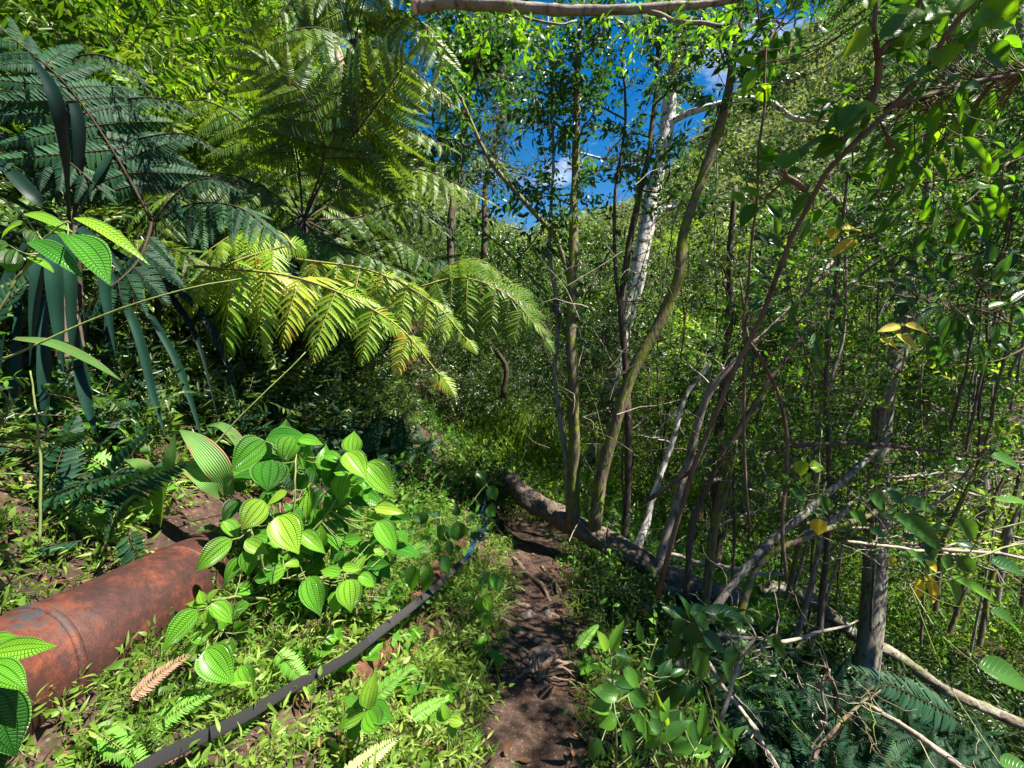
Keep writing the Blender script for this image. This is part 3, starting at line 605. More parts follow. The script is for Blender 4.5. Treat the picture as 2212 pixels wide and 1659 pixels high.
leaf_plant('shrub', 'glossy ribbed leaves on a sprig in front of the dark strap leaved plant', 'shrub',
  [[(-60, 900, 1.2), (-10, 700, 1.2), (60, 560, 1.2), (150, 475, 1.2)], [(20, 620, 1.2), (100, 530, 1.2)]],
  [lv(52, 462, 150, 478, 30, 1.2, .02, .8, .4), lv(160, 470, 312, 520, 32, 1.15, 0, .95, .35), lv(67, 520, 176, 571, 44, 1.15, 0, .35, .5), lv(142, 506, 245, 595, 66, 1.1, -.03, .4, .55),
   lv(52, 483, -20, 500, 30, 1.2, 0, .8, .4), lv(35, 540, 10, 590, 44, 1.15, 0, .55, .6), lv(60, 555, 120, 580, 24, 1.2, 0, .75, .4), lv(100, 490, 145, 505, 22, 1.22, 0, .75, .4), lv(20, 530, -40, 555, 36, 1.15, 0, .5, .5), lv(80, 500, 60, 530, 26, 1.2, 0, .7)], M_MEL, stem_r=.004)
leaf_plant('seedling', 'ribbed leaf seedling standing beside a pale fern frond in the grass', 'plant',
  [[(795, 1600, 1.35), (792, 1560, 1.3), (792, 1530, 1.27)]],
  [lv(792, 1530, 808, 1455, 36, 1.25, 0, .85, .75), lv(788, 1540, 720, 1567, 38, 1.25, 0, .8, .7), lv(793, 1534, 818, 1584, 50, 1.22, 0, .65, .75), lv(796, 1532, 850, 1548, 44, 1.25, 0, .5, .6), lv(786, 1530, 740, 1500, 22, 1.27, 0, .6), lv(780, 1570, 740, 1610, 34, 1.27, 0, .5)], M_MEL, stem_r=.003)
leaf_plant('seedling', 'tiny ribbed leaf seedling in the grass close to the dirt trail', 'plant',
  [[(970, 1620, 1.5), (968, 1580, 1.45), (970, 1555, 1.42)]],
  [lv(970, 1556, 1003, 1562, 26, 1.42, 0, .95, .7), lv(972, 1562, 985, 1605, 20, 1.42, 0, .7, .6), lv(966, 1556, 930, 1540, 22, 1.42, 0, .8), lv(968, 1552, 955, 1520, 20, 1.42, 0, .8)], M_MEL, stem_r=.003)
leaf_plant('seedling', 'pair of pale green leaves on a seedling at the top of the dirt trail edge', 'plant',
  [[(1050, 1340, 2.1), (1046, 1310, 2.05), (1044, 1290, 2.05)]],
  [lv(1044, 1290, 1068, 1322, 26, 2.03, 0, .9, .7), lv(1042, 1292, 1030, 1322, 26, 2.03, 0, .85, .7), lv(1042, 1290, 1052, 1268, 20, 2.05, 0, .9), lv(1060, 1240, 1086, 1282, 26, 2.1, 0, .4, .6), lv(1045, 1330, 1062, 1352, 22, 2.05, 0, .7), lv(1058, 1240, 1030, 1262, 24, 2.15, 0, .4)], M_MEL, stem_r=.003)
# soft broad leaved weed by the blue cord
leaf_plant('weed', 'tall weed with soft pointed oval leaves between strap and blue cord', 'plant',
  [[(900, 1300, 2.3), (930, 1180, 2.3), (1000, 1110, 2.4), (1060, 1030, 2.5)], [(930, 1180, 2.3), (860, 1200, 2.2)], [(985, 1125, 2.35), (940, 1120, 2.3), (880, 1160, 2.3)]],
  [lv(990, 1135, 998, 1168, 36, 2.2, 0, .6, .7), lv(985, 1128, 990, 1172, 40, 2.2, 0, .55, .75), lv(970, 1140, 945, 1168, 38, 2.2, 0, .6, .75), lv(912, 1222, 935, 1262, 28, 2.1, 0, .7, .7), lv(897, 1222, 884, 1282, 34, 2.0, 0, .6, .7), lv(925, 1230, 915, 1288, 28, 2.0, 0, .65, .7),
   lv(968, 1168, 975, 1205, 18, 2.1, 0, .5), lv(880, 1148, 860, 1155, 16, 2.1, 0, .6), lv(1058, 1050, 1072, 1082, 26, 2.4, 0, .5, .7), lv(1050, 1098, 1072, 1114, 28, 2.4, 0, .6, .7), lv(1045, 1035, 1030, 1015, 18, 2.5, 0, .5), lv(1028, 1022, 1056, 1058, 24, 2.5, 0, .3),
   lv(950, 1200, 975, 1240, 26, 2.05, 0, .5), lv(925, 1110, 905, 1140, 22, 2.3, 0, .5), lv(1010, 1118, 1030, 1128, 20, 2.3, 0, .7), lv(930, 1190, 895, 1185, 18, 2.2, 0, .6)] + rl(960, 1150, 70, 40, 12, 24, 18, 2.35, (.2, .6)), M_GLOSS, stem_r=.003)
# sapling at the lower right of the trail
leaf_plant('sapling', 'young sapling with rounded light green leaves beside the pale exposed roots', 'sapling',
  [[(1330, 1660, 1.45), (1330, 1560, 1.4), (1320, 1460, 1.35), (1318, 1400, 1.35)], [(1328, 1520, 1.4), (1380, 1480, 1.4), (1420, 1380, 1.4)]],
  [lv(1322, 1408, 1342, 1342, 26, 1.35, 0, .85, .6), lv(1312, 1405, 1290, 1360, 24, 1.35, 0, .85, .6), lv(1385, 1385, 1378, 1345, 16, 1.4, 0, .8), lv(1335, 1500, 1282, 1490, 36, 1.3, 0, .75, .7), lv(1328, 1440, 1298, 1430, 24, 1.35, 0, .8, .7),
   lv(1330, 1545, 1292, 1570, 38, 1.28, 0, .85, .75), lv(1320, 1530, 1272, 1525, 30, 1.3, 0, .8, .7), lv(1345, 1445, 1390, 1490, 30, 1.35, 0, .7), lv(1330, 1415, 1365, 1425, 30, 1.35, 0, .55), lv(1360, 1490, 1400, 1530, 34, 1.35, 0, .5),
   lv(1390, 1420, 1420, 1450, 24, 1.4, 0, .5), lv(1310, 1395, 1282, 1395, 18, 1.38, 0, .7), lv(1372, 1540, 1400, 1590, 30, 1.35, 0, .6), lv(1345, 1580, 1375, 1640, 34, 1.3, 0, .6), lv(1400, 1560, 1450, 1600, 32, 1.3, 0, .5), lv(1300, 1600, 1262, 1640, 30, 1.3, 0, .5)]
  + rl(1400, 1500, 70, 80, 18, 42, 22, 1.5, (.2, .7)), M_GLOSS, stem_r=.004)
leaf_plant('shrub', 'dark glossy leaved shrub in front of the mossy fallen log end', 'shrub',
  [[(1560, 1660, 1.8), (1540, 1500, 1.7), (1500, 1400, 1.6), (1500, 1330, 1.6)], [(1530, 1500, 1.7), (1600, 1420, 1.6), (1670, 1370, 1.6)], [(1500, 1420, 1.6), (1470, 1480, 1.5)]],
  [lv(1490, 1325, 1545, 1318, 28, 1.55, 0, .45), lv(1480, 1335, 1435, 1310, 26, 1.55, 0, .4), lv(1520, 1320, 1620, 1335, 34, 1.55, 0, .35), lv(1500, 1330, 1538, 1360, 30, 1.5, 0, .5), lv(1480, 1340, 1450, 1370, 26, 1.5, 0, .4), lv(1500, 1345, 1490, 1400, 30, 1.5, 0, .35),
   lv(1500, 1400, 1532, 1485, 34, 1.45, 0, .6), lv(1505, 1390, 1535, 1425, 26, 1.5, 0, .55), lv(1675, 1370, 1690, 1400, 18, 1.6, 0, .5), lv(1670, 1375, 1700, 1430, 20, 1.6, 0, .6), lv(1560, 1430, 1595, 1490, 28, 1.5, 0, .45), lv(1470, 1380, 1440, 1420, 26, 1.5, 0, .4)]
  + rl(1500, 1350, 70, 30, 20, 50, 24, 1.65, (.2, .6)) + rl(1480, 1450, 60, 50, 18, 48, 22, 1.6, (.15, .6)) + rl(1640, 1390, 60, 40, 10, 40, 20, 1.7, (.2, .6)), M_GLOSS, shape='lance', stem_r=.006)
leaf_plant('plant', 'clump of narrow bright leaves low down right of the dirt trail', 'plant',
  [[(1440, 1700, 1.3), (1420, 1640, 1.25)], [(1480, 1700, 1.3), (1500, 1620, 1.25)], [(1540, 1700, 1.3), (1560, 1630, 1.25)]],
  rl(1450, 1600, 70, 50, 26, 60, 20, 1.3, (.4, .9), ang=(-2.4, .2)) + rl(1540, 1630, 50, 30, 16, 60, 20, 1.3, (.3, .8), ang=(-2.2, -.6)), M_GLOSS, shape='lance', stem_r=.003)
# spray with long drooping leaves, right
leaf_plant('branch', 'leafy spray of long drooping leaves with yellow ones before the brown trunk', 'branch',
  [[(2330, 1150, 1.6), (2160, 1185, 1.6), (2060, 1225, 1.55), (1960, 1260, 1.5)], [(1985, 1095, 1.7), (1940, 1130, 1.7), (1880, 1190, 1.7)], [(2330, 1100, 1.7), (2100, 1150, 1.7), (1985, 1095, 1.7)]],
  [lv(1876, 1065, 1924, 1100, 34, 1.65, 0, .6, .7), lv(1950, 1080, 2040, 1100, 30, 1.65, 0, .55, .6), lv(1930, 1110, 2060, 1190, 38, 1.6, 0, .6, .7), lv(1945, 1085, 1925, 1060, 22, 1.65, 0, .5), lv(2066, 1120, 2130, 1175, 32, 1.6, 0, .6, .7), lv(1835, 1105, 1885, 1135, 22, 1.65, 0, .6),
   lv(1880, 1150, 1930, 1160, 30, 1.65, 0, .5), lv(1900, 1115, 1955, 1125, 22, 1.7, 0, .5), lv(2070, 1200, 2105, 1240, 30, 1.55, 0, .55), lv(2032, 1205, 2075, 1245, 34, 1.55, 0, .6), lv(1960, 1190, 2010, 1225, 26, 1.55, 0, .6), lv(1985, 1250, 1978, 1300, 22, 1.5, 0, 1.5), lv(2000, 1240, 2040, 1318, 20, 1.5, 0, 1.5),
   lv(2000, 1215, 2040, 1235, 18, 1.5, 0, 1.5), lv(2055, 1245, 2165, 1298, 22, 1.5, 0, .85), lv(2050, 1255, 2085, 1310, 26, 1.5, 0, .8), lv(2140, 1215, 2230, 1240, 36, 1.3, 0, .4), lv(2140, 1320, 2230, 1360, 34, 1.3, 0, .5), lv(2115, 1440, 2240, 1480, 56, 1.2, 0, .6, .6), lv(2140, 985, 2230, 1010, 30, 1.4, 0, .7), lv(2150, 1080, 2240, 1075, 20, 1.4, 0, .8), lv(1920, 1205, 1935, 1225, 18, 1.5, 0, 1.5), lv(1940, 1195, 1980, 1215, 20, 1.5, 0, .8), lv(2160, 1650, 2240, 1670, 40, 1.2, 0, .6)]
  + rl(1980, 1160, 90, 60, 14, 46, 20, 1.75, (.3, .7), ang=(-.2, 1.2)), M_GLOSS, shape='lance', stem_r=.004, yellow=M_YEL)
leaf_plant('branch', 'sprig with four large yellow leaves in front of the brown trunk', 'branch',
  [[(1990, 810, 1.9), (1980, 780, 1.9), (1960, 720, 1.9)], [(1960, 720, 1.9), (1900, 740, 1.9), (1860, 800, 1.95)]],
  [lv(1945, 705, 1900, 712, 20, 1.85, 0, 1.5), lv(1955, 702, 2010, 715, 20, 1.85, 0, 1.5), lv(1935, 722, 1990, 756, 18, 1.85, 0, 1.5), lv(1900, 732, 1955, 752, 14, 1.85, 0, 1.5), lv(1930, 745, 1985, 752, 14, 1.9, 0, .8)], M_GLOSS, shape='lance', stem_r=.003, yellow=M_YEL)
leaf_plant('branch', 'twig with three long yellow leaves left of the crooked grey bough', 'branch',
  [[(1830, 620, 1.9), (1815, 560, 1.9), (1800, 495, 1.9)]],
  [lv(1802, 492, 1795, 515, 22, 1.9, 0, 1.5), lv(1815, 495, 1868, 488, 22, 1.85, 0, 1.5), lv(1850, 518, 1795, 540, 24, 1.85, 0, 1.5), lv(1754, 514, 1775, 530, 12, 1.9, 0, 1.5)], M_GLOSS, shape='lance', stem_r=.003, yellow=M_YEL)
leaf_plant('branch', 'hanging twig with one round yellow leaf before the mossy slope', 'branch',
  [[(1775, 930, 2.0), (1770, 1000, 1.95), (1765, 1110, 1.9)]],
  [lv(1768, 1120, 1768, 1158, 30, 1.85, 0, 1.5, .8), lv(1735, 995, 1728, 1030, 28, 1.9, 0, .95), lv(1750, 1010, 1780, 1005, 26, 1.9, 0, .9), lv(1740, 1030, 1755, 1040, 24, 1.9, 0, .9), lv(1775, 1070, 1790, 1110, 22, 1.9, 0, .4), lv(1650, 1050, 1690, 1045, 20, 1.95, 0, .6), lv(1710, 1060, 1738, 1075, 22, 1.9, 0, .6), lv(1730, 990, 1748, 1000, 14, 1.9, 0, .9)], M_GLOSS, stem_r=.003, yellow=M_YEL)
# ---- overhead shrub at the upper right, big thin leaves lit from above
ov = [lv(1885, 60, 1830, 115, 36, 1.5, 0, .95, .8), lv(1905, 75, 1985, 92, 46, 1.5, 0, .9, .7), lv(2050, 95, 2030, 145, 52, 1.45, 0, .8, .8), lv(2070, 85, 2130, 105, 40, 1.45, 0, .1, .6), lv(1900, 85, 1990, 30, 46, 1.45, 0, .2, .7), lv(2000, 45, 2080, -10, 50, 1.45, 0, .7, .7), lv(1905, 120, 1985, 85, 30, 1.5, 0, .15, .6),
      lv(1632, 140, 1588, 122, 24, 1.8, 0, .9, .7), lv(1640, 138, 1676, 134, 20, 1.8, 0, .85), lv(1630, 150, 1605, 205, 26, 1.8, 0, .8, .8), lv(1640, 185, 1660, 218, 30, 1.8, 0, .8, .8), lv(1640, 110, 1710, 88, 26, 1.8, 0, .6), lv(1660, 100, 1640, 150, 28, 1.85, 0, .15), lv(1740, 250, 1800, 240, 22, 1.7, 0, .3, .5), lv(1810, 285, 1875, 195, 50, 1.5, 0, .15, .7), lv(1820, 275, 1850, 205, 34, 1.5, 0, .55, .7), lv(1850, 250, 1910, 215, 34, 1.5, 0, .8, .7),
      lv(1820, 300, 1735, 298, 36, 1.55, 0, .2), lv(1815, 305, 1760, 330, 34, 1.55, 0, .25), lv(1830, 300, 1860, 268, 30, 1.55, 0, .75), lv(1690, 365, 1722, 318, 36, 1.6, 0, .4, .7), lv(1700, 375, 1755, 362, 24, 1.6, 0, .2), lv(1640, 425, 1600, 400, 22, 1.8, 0, .7), lv(1640, 430, 1690, 420, 22, 1.8, 0, .3), lv(1610, 435, 1560, 418, 26, 1.8, 0, .75), lv(1630, 440, 1600, 490, 30, 1.8, 0, .2), lv(1950, 250, 2010, 260, 20, 1.5, 0, .3, .35), lv(2060, 30, 2100, -40, 46, 1.4, 0, .85), lv(2120, 10, 2200, 50, 60, 1.4, 0, .75, .7), lv(2100, 60, 2180, 20, 44, 1.4, 0, .8, .7), lv(1880, 20, 1870, -30, 30, 1.5, 0, .9), lv(2010, 60, 1960, 90, 40, 1.45, 0, .9, .7), lv(1990, 20, 1930, 60, 50, 1.45, 0, .85, .7), lv(2130, 100, 2190, 140, 40, 1.4, 0, .2), lv(2080, 190, 2140, 180, 26, 1.45, 0, .1)]
leaf_plant('shrub', 'overhanging shrub with large thin leaves lit from above before the mountain', 'shrub',
  [[(1420, 1290, 2.3), (1485, 1060, 2.2), (1560, 880, 2.1), (1640, 700, 1.95), (1741, 411, 1.75), (1864, 276, 1.6), (1946, 209, 1.55), (2051, 93, 1.45), (2110, 20, 1.4), (2160, -60, 1.4)],
   [(1741, 411, 1.75), (1700, 380, 1.7), (1690, 360, 1.65)], [(1864, 276, 1.6), (1895, 180, 1.55), (1890, 70, 1.5), (1900, -40, 1.5)], [(1895, 120, 1.5), (1950, 60, 1.5), (2000, -20, 1.45)], [(1864, 276, 1.6), (1815, 300, 1.55)], [(1920, 230, 1.6), (2060, 190, 1.6), (2220, 150, 1.6)]],
  ov + rl(1980, 230, 180, 150, 90, 56, 17, 1.8, (.0, .7), dj=.3) + rl(2080, 120, 150, 120, 70, 62, 20, 1.7, (.0, .9), dj=.25) + rl(1760, 380, 110, 80, 18, 52, 22, 1.9, (.05, .6), dj=.2), M_OVER, W_TWIG, shape='lance', stem_r=.013)
OVER = bpy.data.objects['shrub.004'] if 'shrub.004' in bpy.data.objects else None
leaf_plant('branch', 'leafy vine hanging along a thin dark stem before the white bough', 'branch',
  [[(1620, 1150, 2.2), (1600, 950, 2.1), (1612, 740, 2.0), (1629, 600, 1.95), (1636, 373, 1.85), (1640, 180, 1.8), (1642, 40, 1.8), (1640, -60, 1.8)], [(1640, 120, 1.8), (1680, 60, 1.8), (1720, -10, 1.8)]],
  rl(1690, 40, 40, 40, 14, 42, 18, 1.85, (.0, .4)) + rl(1650, 110, 25, 40, 10, 40, 18, 1.85, (.0, .5)), M_OVER, W_TWIG, stem_r=.007)

leaf_plant('branch', 'glossy leafy branch reaching in from the side before the slim speckled trunk', 'branch',
  [[(2320, 760, 2.2), (2180, 700, 2.2), (2050, 650, 2.15), (1930, 640, 2.1)], [(2180, 700, 2.2), (2100, 600, 2.2), (2010, 560, 2.2)], [(2320, 620, 2.2), (2200, 560, 2.2), (2100, 520, 2.2)], [(2250, 730, 2.2), (2150, 780, 2.2), (2040, 790, 2.2)]],
  rl(2080, 640, 150, 130, 95, 42, 17, 2.15, (.0, .9), dj=.2), M_GLOSS, W_TWIG, shape='lance', stem_r=.005)
leaf_plant('branch', 'dense leafy branch hanging below the overhanging shrub over the crooked bough', 'branch',
  [[(2330, 330, 2.1), (2180, 350, 2.1), (2040, 390, 2.05), (1900, 420, 2.0)], [(2180, 350, 2.1), (2080, 440, 2.1), (1980, 480, 2.1)], [(2200, 340, 2.1), (2100, 290, 2.1), (1990, 290, 2.1)]],
  rl(2040, 390, 180, 110, 105, 42, 17, 2.05, (.0, .8), dj=.2), M_OVER, W_TWIG, shape='lance', stem_r=.005)
leaf_plant('branch', 'sparse leafy branch in front of the long zigzag stem', 'branch',
  [[(1760, 820, 2.2), (1720, 700, 2.2), (1700, 560, 2.15), (1720, 440, 2.1)], [(1720, 700, 2.2), (1800, 620, 2.2), (1860, 600, 2.2)]],
  rl(1740, 600, 110, 160, 46, 38, 15, 2.15, (.0, .8), dj=.2), M_GLOSS, W_TWIG, shape='lance', stem_r=.004)
# ------------------------------------------------------------------ leafy sprig templates
SP_GUA = [sprig(12, .24, .42, 'ellip', 3, 4, opp=True, seed=s, flat=False) for s in range(4)]       # small glossy opposite leaves
SP_LAN = [sprig(11, .30, .30, 'lance', 3, 4, seed=s + 10, droop=.3) for s in range(4)]
SP_SML = [sprig(14, .17, .5, 'ellip', 2, 3, seed=s + 20, flat=False) for s in range(4)]
SP_BIG = [sprig(11, .36, .40, 'ellip', 3, 4, opp=True, seed=s + 80, flat=False, droop=.3) for s in range(5)]
SP_GUAL = [sprig(14, .24, .42, 'ellip', opp=True, seed=s, flat=False, lite=True) for s in range(5)]
SP_LANL = [sprig(12, .30, .30, 'lance', seed=s + 10, droop=.3, lite=True) for s in range(5)]
SP_FAR = [sprig(12, .26, .5, 'ellip', seed=s + 30, flat=False, wood=0, lite=True) for s in range(4)]
SP_PIN = [sprig(20, .24, .30, 'lance', opp=True, seed=s + 40, droop=.2, spread=1.1, lite=True) for s in range(3)]   # pinnate leaf
SP_NEEDLE = [sprig(26, .09, .22, 'lance', seed=s + 60, flat=False, bend=.5, lite=True) for s in range(3)]
def wpx(w, d): return w / FPX * d / 2

def trunkpath(pts, n=30, wob=.004):
    P = P3([(p[0], p[1], p[2]) for p in pts]); R = smooth_path(P, n, wob)
    r = [wpx(p[3], p[2]) for p in pts]
    return R, r
def limbs(path, n, ln, t0=.3, t1=1., r0=.012, up=.35, wob=.03, outw=None):
    out = []
    for _ in range(n):
        k = int(U(t0, t1) * (len(path) - 1)); d = rand_dirs(1, up)[0]
        if outw is not None: d = nrm(d + np.array(outw))
        L = ln * U(.5, 1.2); p = path[k]; e = p + d * L; m = (p + e) / 2 + np.array([0, 0, .12 * L]) * U(-.5, 1)
        out.append((smooth_path(np.array([p, m, e]), 12, wob), r0 * U(.6, 1.1)))
    return out
def leafy(paths, per_m, slen, tpl, rn=(.1, .8), up=.3, skip=.15, cull=True, spread=.0):
    pos = []
    for P in paths:
        L = np.linalg.norm(np.diff(P, axis=0), axis=1).sum(); n = max(1, int(L * per_m)); t = U(skip, 1, n)
        pos.append(np.stack([np.interp(t, np.linspace(0, 1, len(P)), P[:, i]) for i in range(3)], -1))
    pos = np.vstack(pos)
    if spread: pos = pos + RG.normal(size=pos.shape) * spread
    if cull: pos = pos[in_view(pos, 500)]
    if len(pos) == 0: return []
    n = len(pos); d = rand_dirs(n, up); nn = rand_dirs(n, .9)
    return catvar(tpl, pos, d, nn, slen * U(.6, 1.25, n), U(rn[0], rn[1], n))
def tree(name, label, cat, pts, bark, leafmat, tpl, nl=8, ll=1.0, per=9, slen=.35, rn=(.1, .8), t0=.3, group=None, extra=(), up=.3, sides=10, base=None, wob=.004, lump=.08, onstem=0, r0=.012, lup=.35, outw=None, wood2=None):
    R, r = trunkpath(pts, 34, wob)
    t = thing(name, label, cat, R[0] if base is None else base, group)
    build('trunk', tube(R, r, sides, lump=lump), bark, t)
    lb = limbs(R, nl, ll, t0, 1, r0, up=lup, outw=outw)
    for e in extra:
        Q, q = trunkpath(e, 20, wob); lb.append((Q, q))
    subs = []
    for P, rr in list(lb):
        for _ in range(2):
            k = int(U(.3, .95) * (len(P) - 1)); d = rand_dirs(1, up)[0]; L = np.linalg.norm(P[-1] - P[0]) * U(.3, .6)
            q0 = np.max(rr) if np.ndim(rr) else rr
            subs.append((smooth_path(np.array([P[k], P[k] + d * L * .5 + [0, 0, .03], P[k] + d * L]), 8, .03), q0 * .5))
    for i_, (P, rr) in enumerate(lb):
        bo = build('branch', tube(P, rr if np.ndim(rr) else [rr, rr * .3], 6), wood2 or bark, t)
        if group is None:
            for S_, sr in subs[2 * i_:2 * i_ + 2]:
                q_ = build('twig', tube(S_, [sr, sr * .3], 5), wood2 or bark, t)
                q_.parent = bo
    if tpl:
        paths = [P for P, _ in lb + subs]
        f = leafy(paths, per, slen, tpl, rn, up)
        if onstem: f += leafy([R], onstem, slen * .8, tpl, rn, up, skip=t0)
        if f: build('foliage', f, [leafmat, wood2 or W_TWIG], t)
    return t

# ---- fallen log and the saplings rising from it
LOGP = [(1095, 1036, 4.9, 39.4), (1160, 1090, 4.5, 44.3), (1250, 1140, 4.1, 45.9), (1310, 1168, 3.9, 47.6), (1390, 1212, 3.6, 45.9), (1480, 1262, 3.4, 42.6), (1600, 1292, 3.3, 37.7)]
R, r = trunkpath(LOGP, 50, .003)
lg = thing('fallen_log', 'dark fallen log lying across the dirt trail with stems rising from it', 'log', R[0])
build('trunk', tube(R, r, 18, lump=.10, seed=4), W_LOG, lg)
Rb, rb = trunkpath([(1400, 1222, 3.5, 20), (1440, 1270, 3.4, 26), (1500, 1285, 3.35, 24), (1560, 1330, 3.3, 18)], 20, .006)
build('limb', tube(Rb, rb, 10, lump=.12), W_LOGM, lg)
Rk, rk = trunkpath([(1118, 1055, 4.75, 34), (1105, 1040, 4.7, 30), (1098, 1030, 4.65, 22)], 8, .0)
build('stub', tube(Rk, rk, 10, lump=.2), W_LOG, lg)
R, r = trunkpath([(1640, 1275, 4.2, 22), (1720, 1275, 4.2, 26), (1800, 1335, 4.2, 26), (1845, 1370, 4.15, 24), (1940, 1421, 4.1, 22), (2032, 1482, 4.0, 22), (2160, 1545, 3.9, 22), (2300, 1600, 3.8, 20)], 50, .006)
l2 = thing('fallen_log', 'lichen covered fallen branch passing behind the brown trunk above dark ferns', 'log', R[0])
build('trunk', tube(R, r, 12, lump=.12), W_LOGM, l2)
Rb, rb = trunkpath([(1800, 1335, 4.2, 16), (1740, 1380, 4.1, 12), (1700, 1440, 4.0, 8)], 10, .01); build('limb', tube(Rb, rb, 8, lump=.1), W_LOGM, l2)

tree('sapling', 'straight moss covered sapling rising from the middle of the dark fallen log', 'tree', [(1238, 1135, 4.1, 30), (1240, 1000, 4.05, 26), (1242, 860, 4.0, 22), (1234, 700, 4.0, 22), (1236, 520, 4.0, 20), (1240, 400, 4.0, 18), (1246, 250, 4.0, 15), (1254, 100, 4.0, 11), (1262, -40, 4.0, 8)],
     W_MOSSY, M_GLOSS, SP_BIG, nl=14, ll=.7, per=10, slen=.26, rn=(.0, .45), t0=.55, onstem=6, extra=[[(1240, 640, 4.0, 13), (1205, 525, 4.0, 12), (1150, 455, 4.0, 11), (1062, 350, 3.95, 9), (1005, 235, 3.9, 7), (960, 150, 3.9, 5)], [(1240, 760, 4, 9), (1180, 640, 4.1, 7), (1090, 540, 4.2, 6), (1000, 470, 4.2, 4)]], sides=12)
tree('sapling', 'twin of the mossy sapling, thinner, its foot against the fallen log', 'tree', [(1230, 1130, 4.15, 14), (1226, 1000, 4.1, 12), (1196, 830, 4.1, 10), (1205, 700, 4.1, 9), (1190, 560, 4.1, 8), (1196, 380, 4.1, 6), (1190, 200, 4.1, 5), (1180, 20, 4.1, 4)],
     W_GREY, M_GLOSS, SP_BIG, nl=11, ll=.5, per=10, slen=.24, rn=(.0, .45), t0=.6, onstem=6, r0=.008)
tree('sapling', 'smooth bent sapling curving from the log up past the white bough', 'tree', [(1283, 1145, 3.95, 30), (1300, 1040, 3.95, 26), (1330, 920, 3.9, 24), (1368, 800, 3.9, 24), (1430, 690, 3.85, 24), (1462, 600, 3.8, 24), (1470, 520, 3.8, 20), (1505, 420, 3.8, 20), (1560, 260, 3.75, 20), (1583, 150, 3.7, 16), (1598, 60, 3.7, 14), (1606, -60, 3.7, 12)],
     W_MOSSY, M_GLOSS, SP_BIG, nl=9, ll=.6, per=10, slen=.28, rn=(0, .5), t0=.8, extra=[[(1583, 175, 3.7, 9), (1570, 90, 3.7, 8), (1600, 30, 3.7, 6), (1600, -30, 3.7, 5)]], sides=12, wood2=W_DARK)
tree('sapling', 'slender dark sapling crossing before the white trunk', 'tree', [(1345, 1200, 4.4, 14), (1355, 1000, 4.4, 15), (1352, 820, 4.4, 16), (1345, 680, 4.4, 14), (1362, 540, 4.4, 14), (1378, 430, 4.35, 13), (1400, 330, 4.3, 11), (1412, 200, 4.3, 9), (1425, 60, 4.3, 8), (1432, -40, 4.3, 6)],
     W_DARK, M_GLOSS, SP_BIG, nl=14, ll=.65, per=10, slen=.26, rn=(0, .5), t0=.5, onstem=6, extra=[[(1345, 700, 4.4, 9), (1330, 600, 4.4, 8), (1330, 430, 4.4, 7), (1350, 250, 4.4, 6), (1340, 100, 4.4, 4)]])
tree('sapling', 'grey sapling leaning right from the far end of the fallen log', 'tree', [(1422, 1262, 3.45, 20), (1432, 1180, 3.5, 20), (1462, 1080, 3.5, 19), (1490, 980, 3.5, 18), (1530, 860, 3.45, 15), (1590, 780, 3.4, 12), (1680, 690, 3.4, 10), (1800, 560, 3.4, 7)],
     W_GREY, M_GLOSS, SP_GUA, nl=7, ll=.6, per=9, slen=.22, rn=(.1, .7), t0=.6)
tree('sapling', 'forked grey sapling rising from the log beside the exposed upright root', 'tree', [(1368, 1200, 3.7, 20), (1400, 1120, 3.75, 14), (1415, 1060, 3.8, 13), (1450, 960, 3.8, 11), (1480, 860, 3.8, 10), (1535, 785, 3.8, 8)],
     W_WHITE, M_GLOSS, None, nl=4, ll=.4, t0=.5, r0=.006)

# ---- pale trunk in the middle distance
tree('tree', 'tall white barked tree standing behind the bent sapling against the sky', 'tree', [(1275, 1000, 8.5, 26), (1300, 900, 8.3, 28), (1330, 780, 8, 32), (1368, 640, 8, 34), (1385, 560, 8, 34), (1405, 460, 8, 36), (1420, 370, 8, 32), (1434, 290, 8, 30), (1449, 190, 8, 26), (1464, 90, 8, 20), (1472, -20, 8, 15)],
     W_WHITE, M_THK, SP_PIN, nl=10, ll=1.6, per=5, slen=.55, rn=(.3, .9), t0=.6, sides=12,
     extra=[[(1415, 455, 8, 14), (1470, 445, 7.9, 12), (1540, 428, 7.8, 8)], [(1415, 350, 8, 14), (1370, 335, 8, 10), (1320, 345, 8, 7), (1250, 330, 8, 4)], [(1425, 280, 8, 16), (1480, 248, 7.8, 14), (1560, 222, 7.6, 12), (1625, 212, 7.4, 11), (1672, 225, 7.3, 11), (1705, 252, 7.2, 10), (1760, 262, 7.1, 8), (1880, 272, 7, 6)], [(1300, 900, 8, 14), (1360, 830, 8, 10), (1400, 760, 8, 6)]])
tree('tree', 'pink barked trunk seen between the tree fern fronds', 'tree', [(715, 520, 7, 30), (722, 400, 7, 26), (726, 300, 7, 24), (735, 220, 7, 22), (740, 150, 7, 22), (700, 60, 7, 20), (650, 20, 7, 18), (630, -60, 7, 16)],
     W_PINK, M_HILL, SP_LAN, nl=8, ll=1.4, per=6, slen=.45, rn=(.4, 1), t0=.5, sides=12)
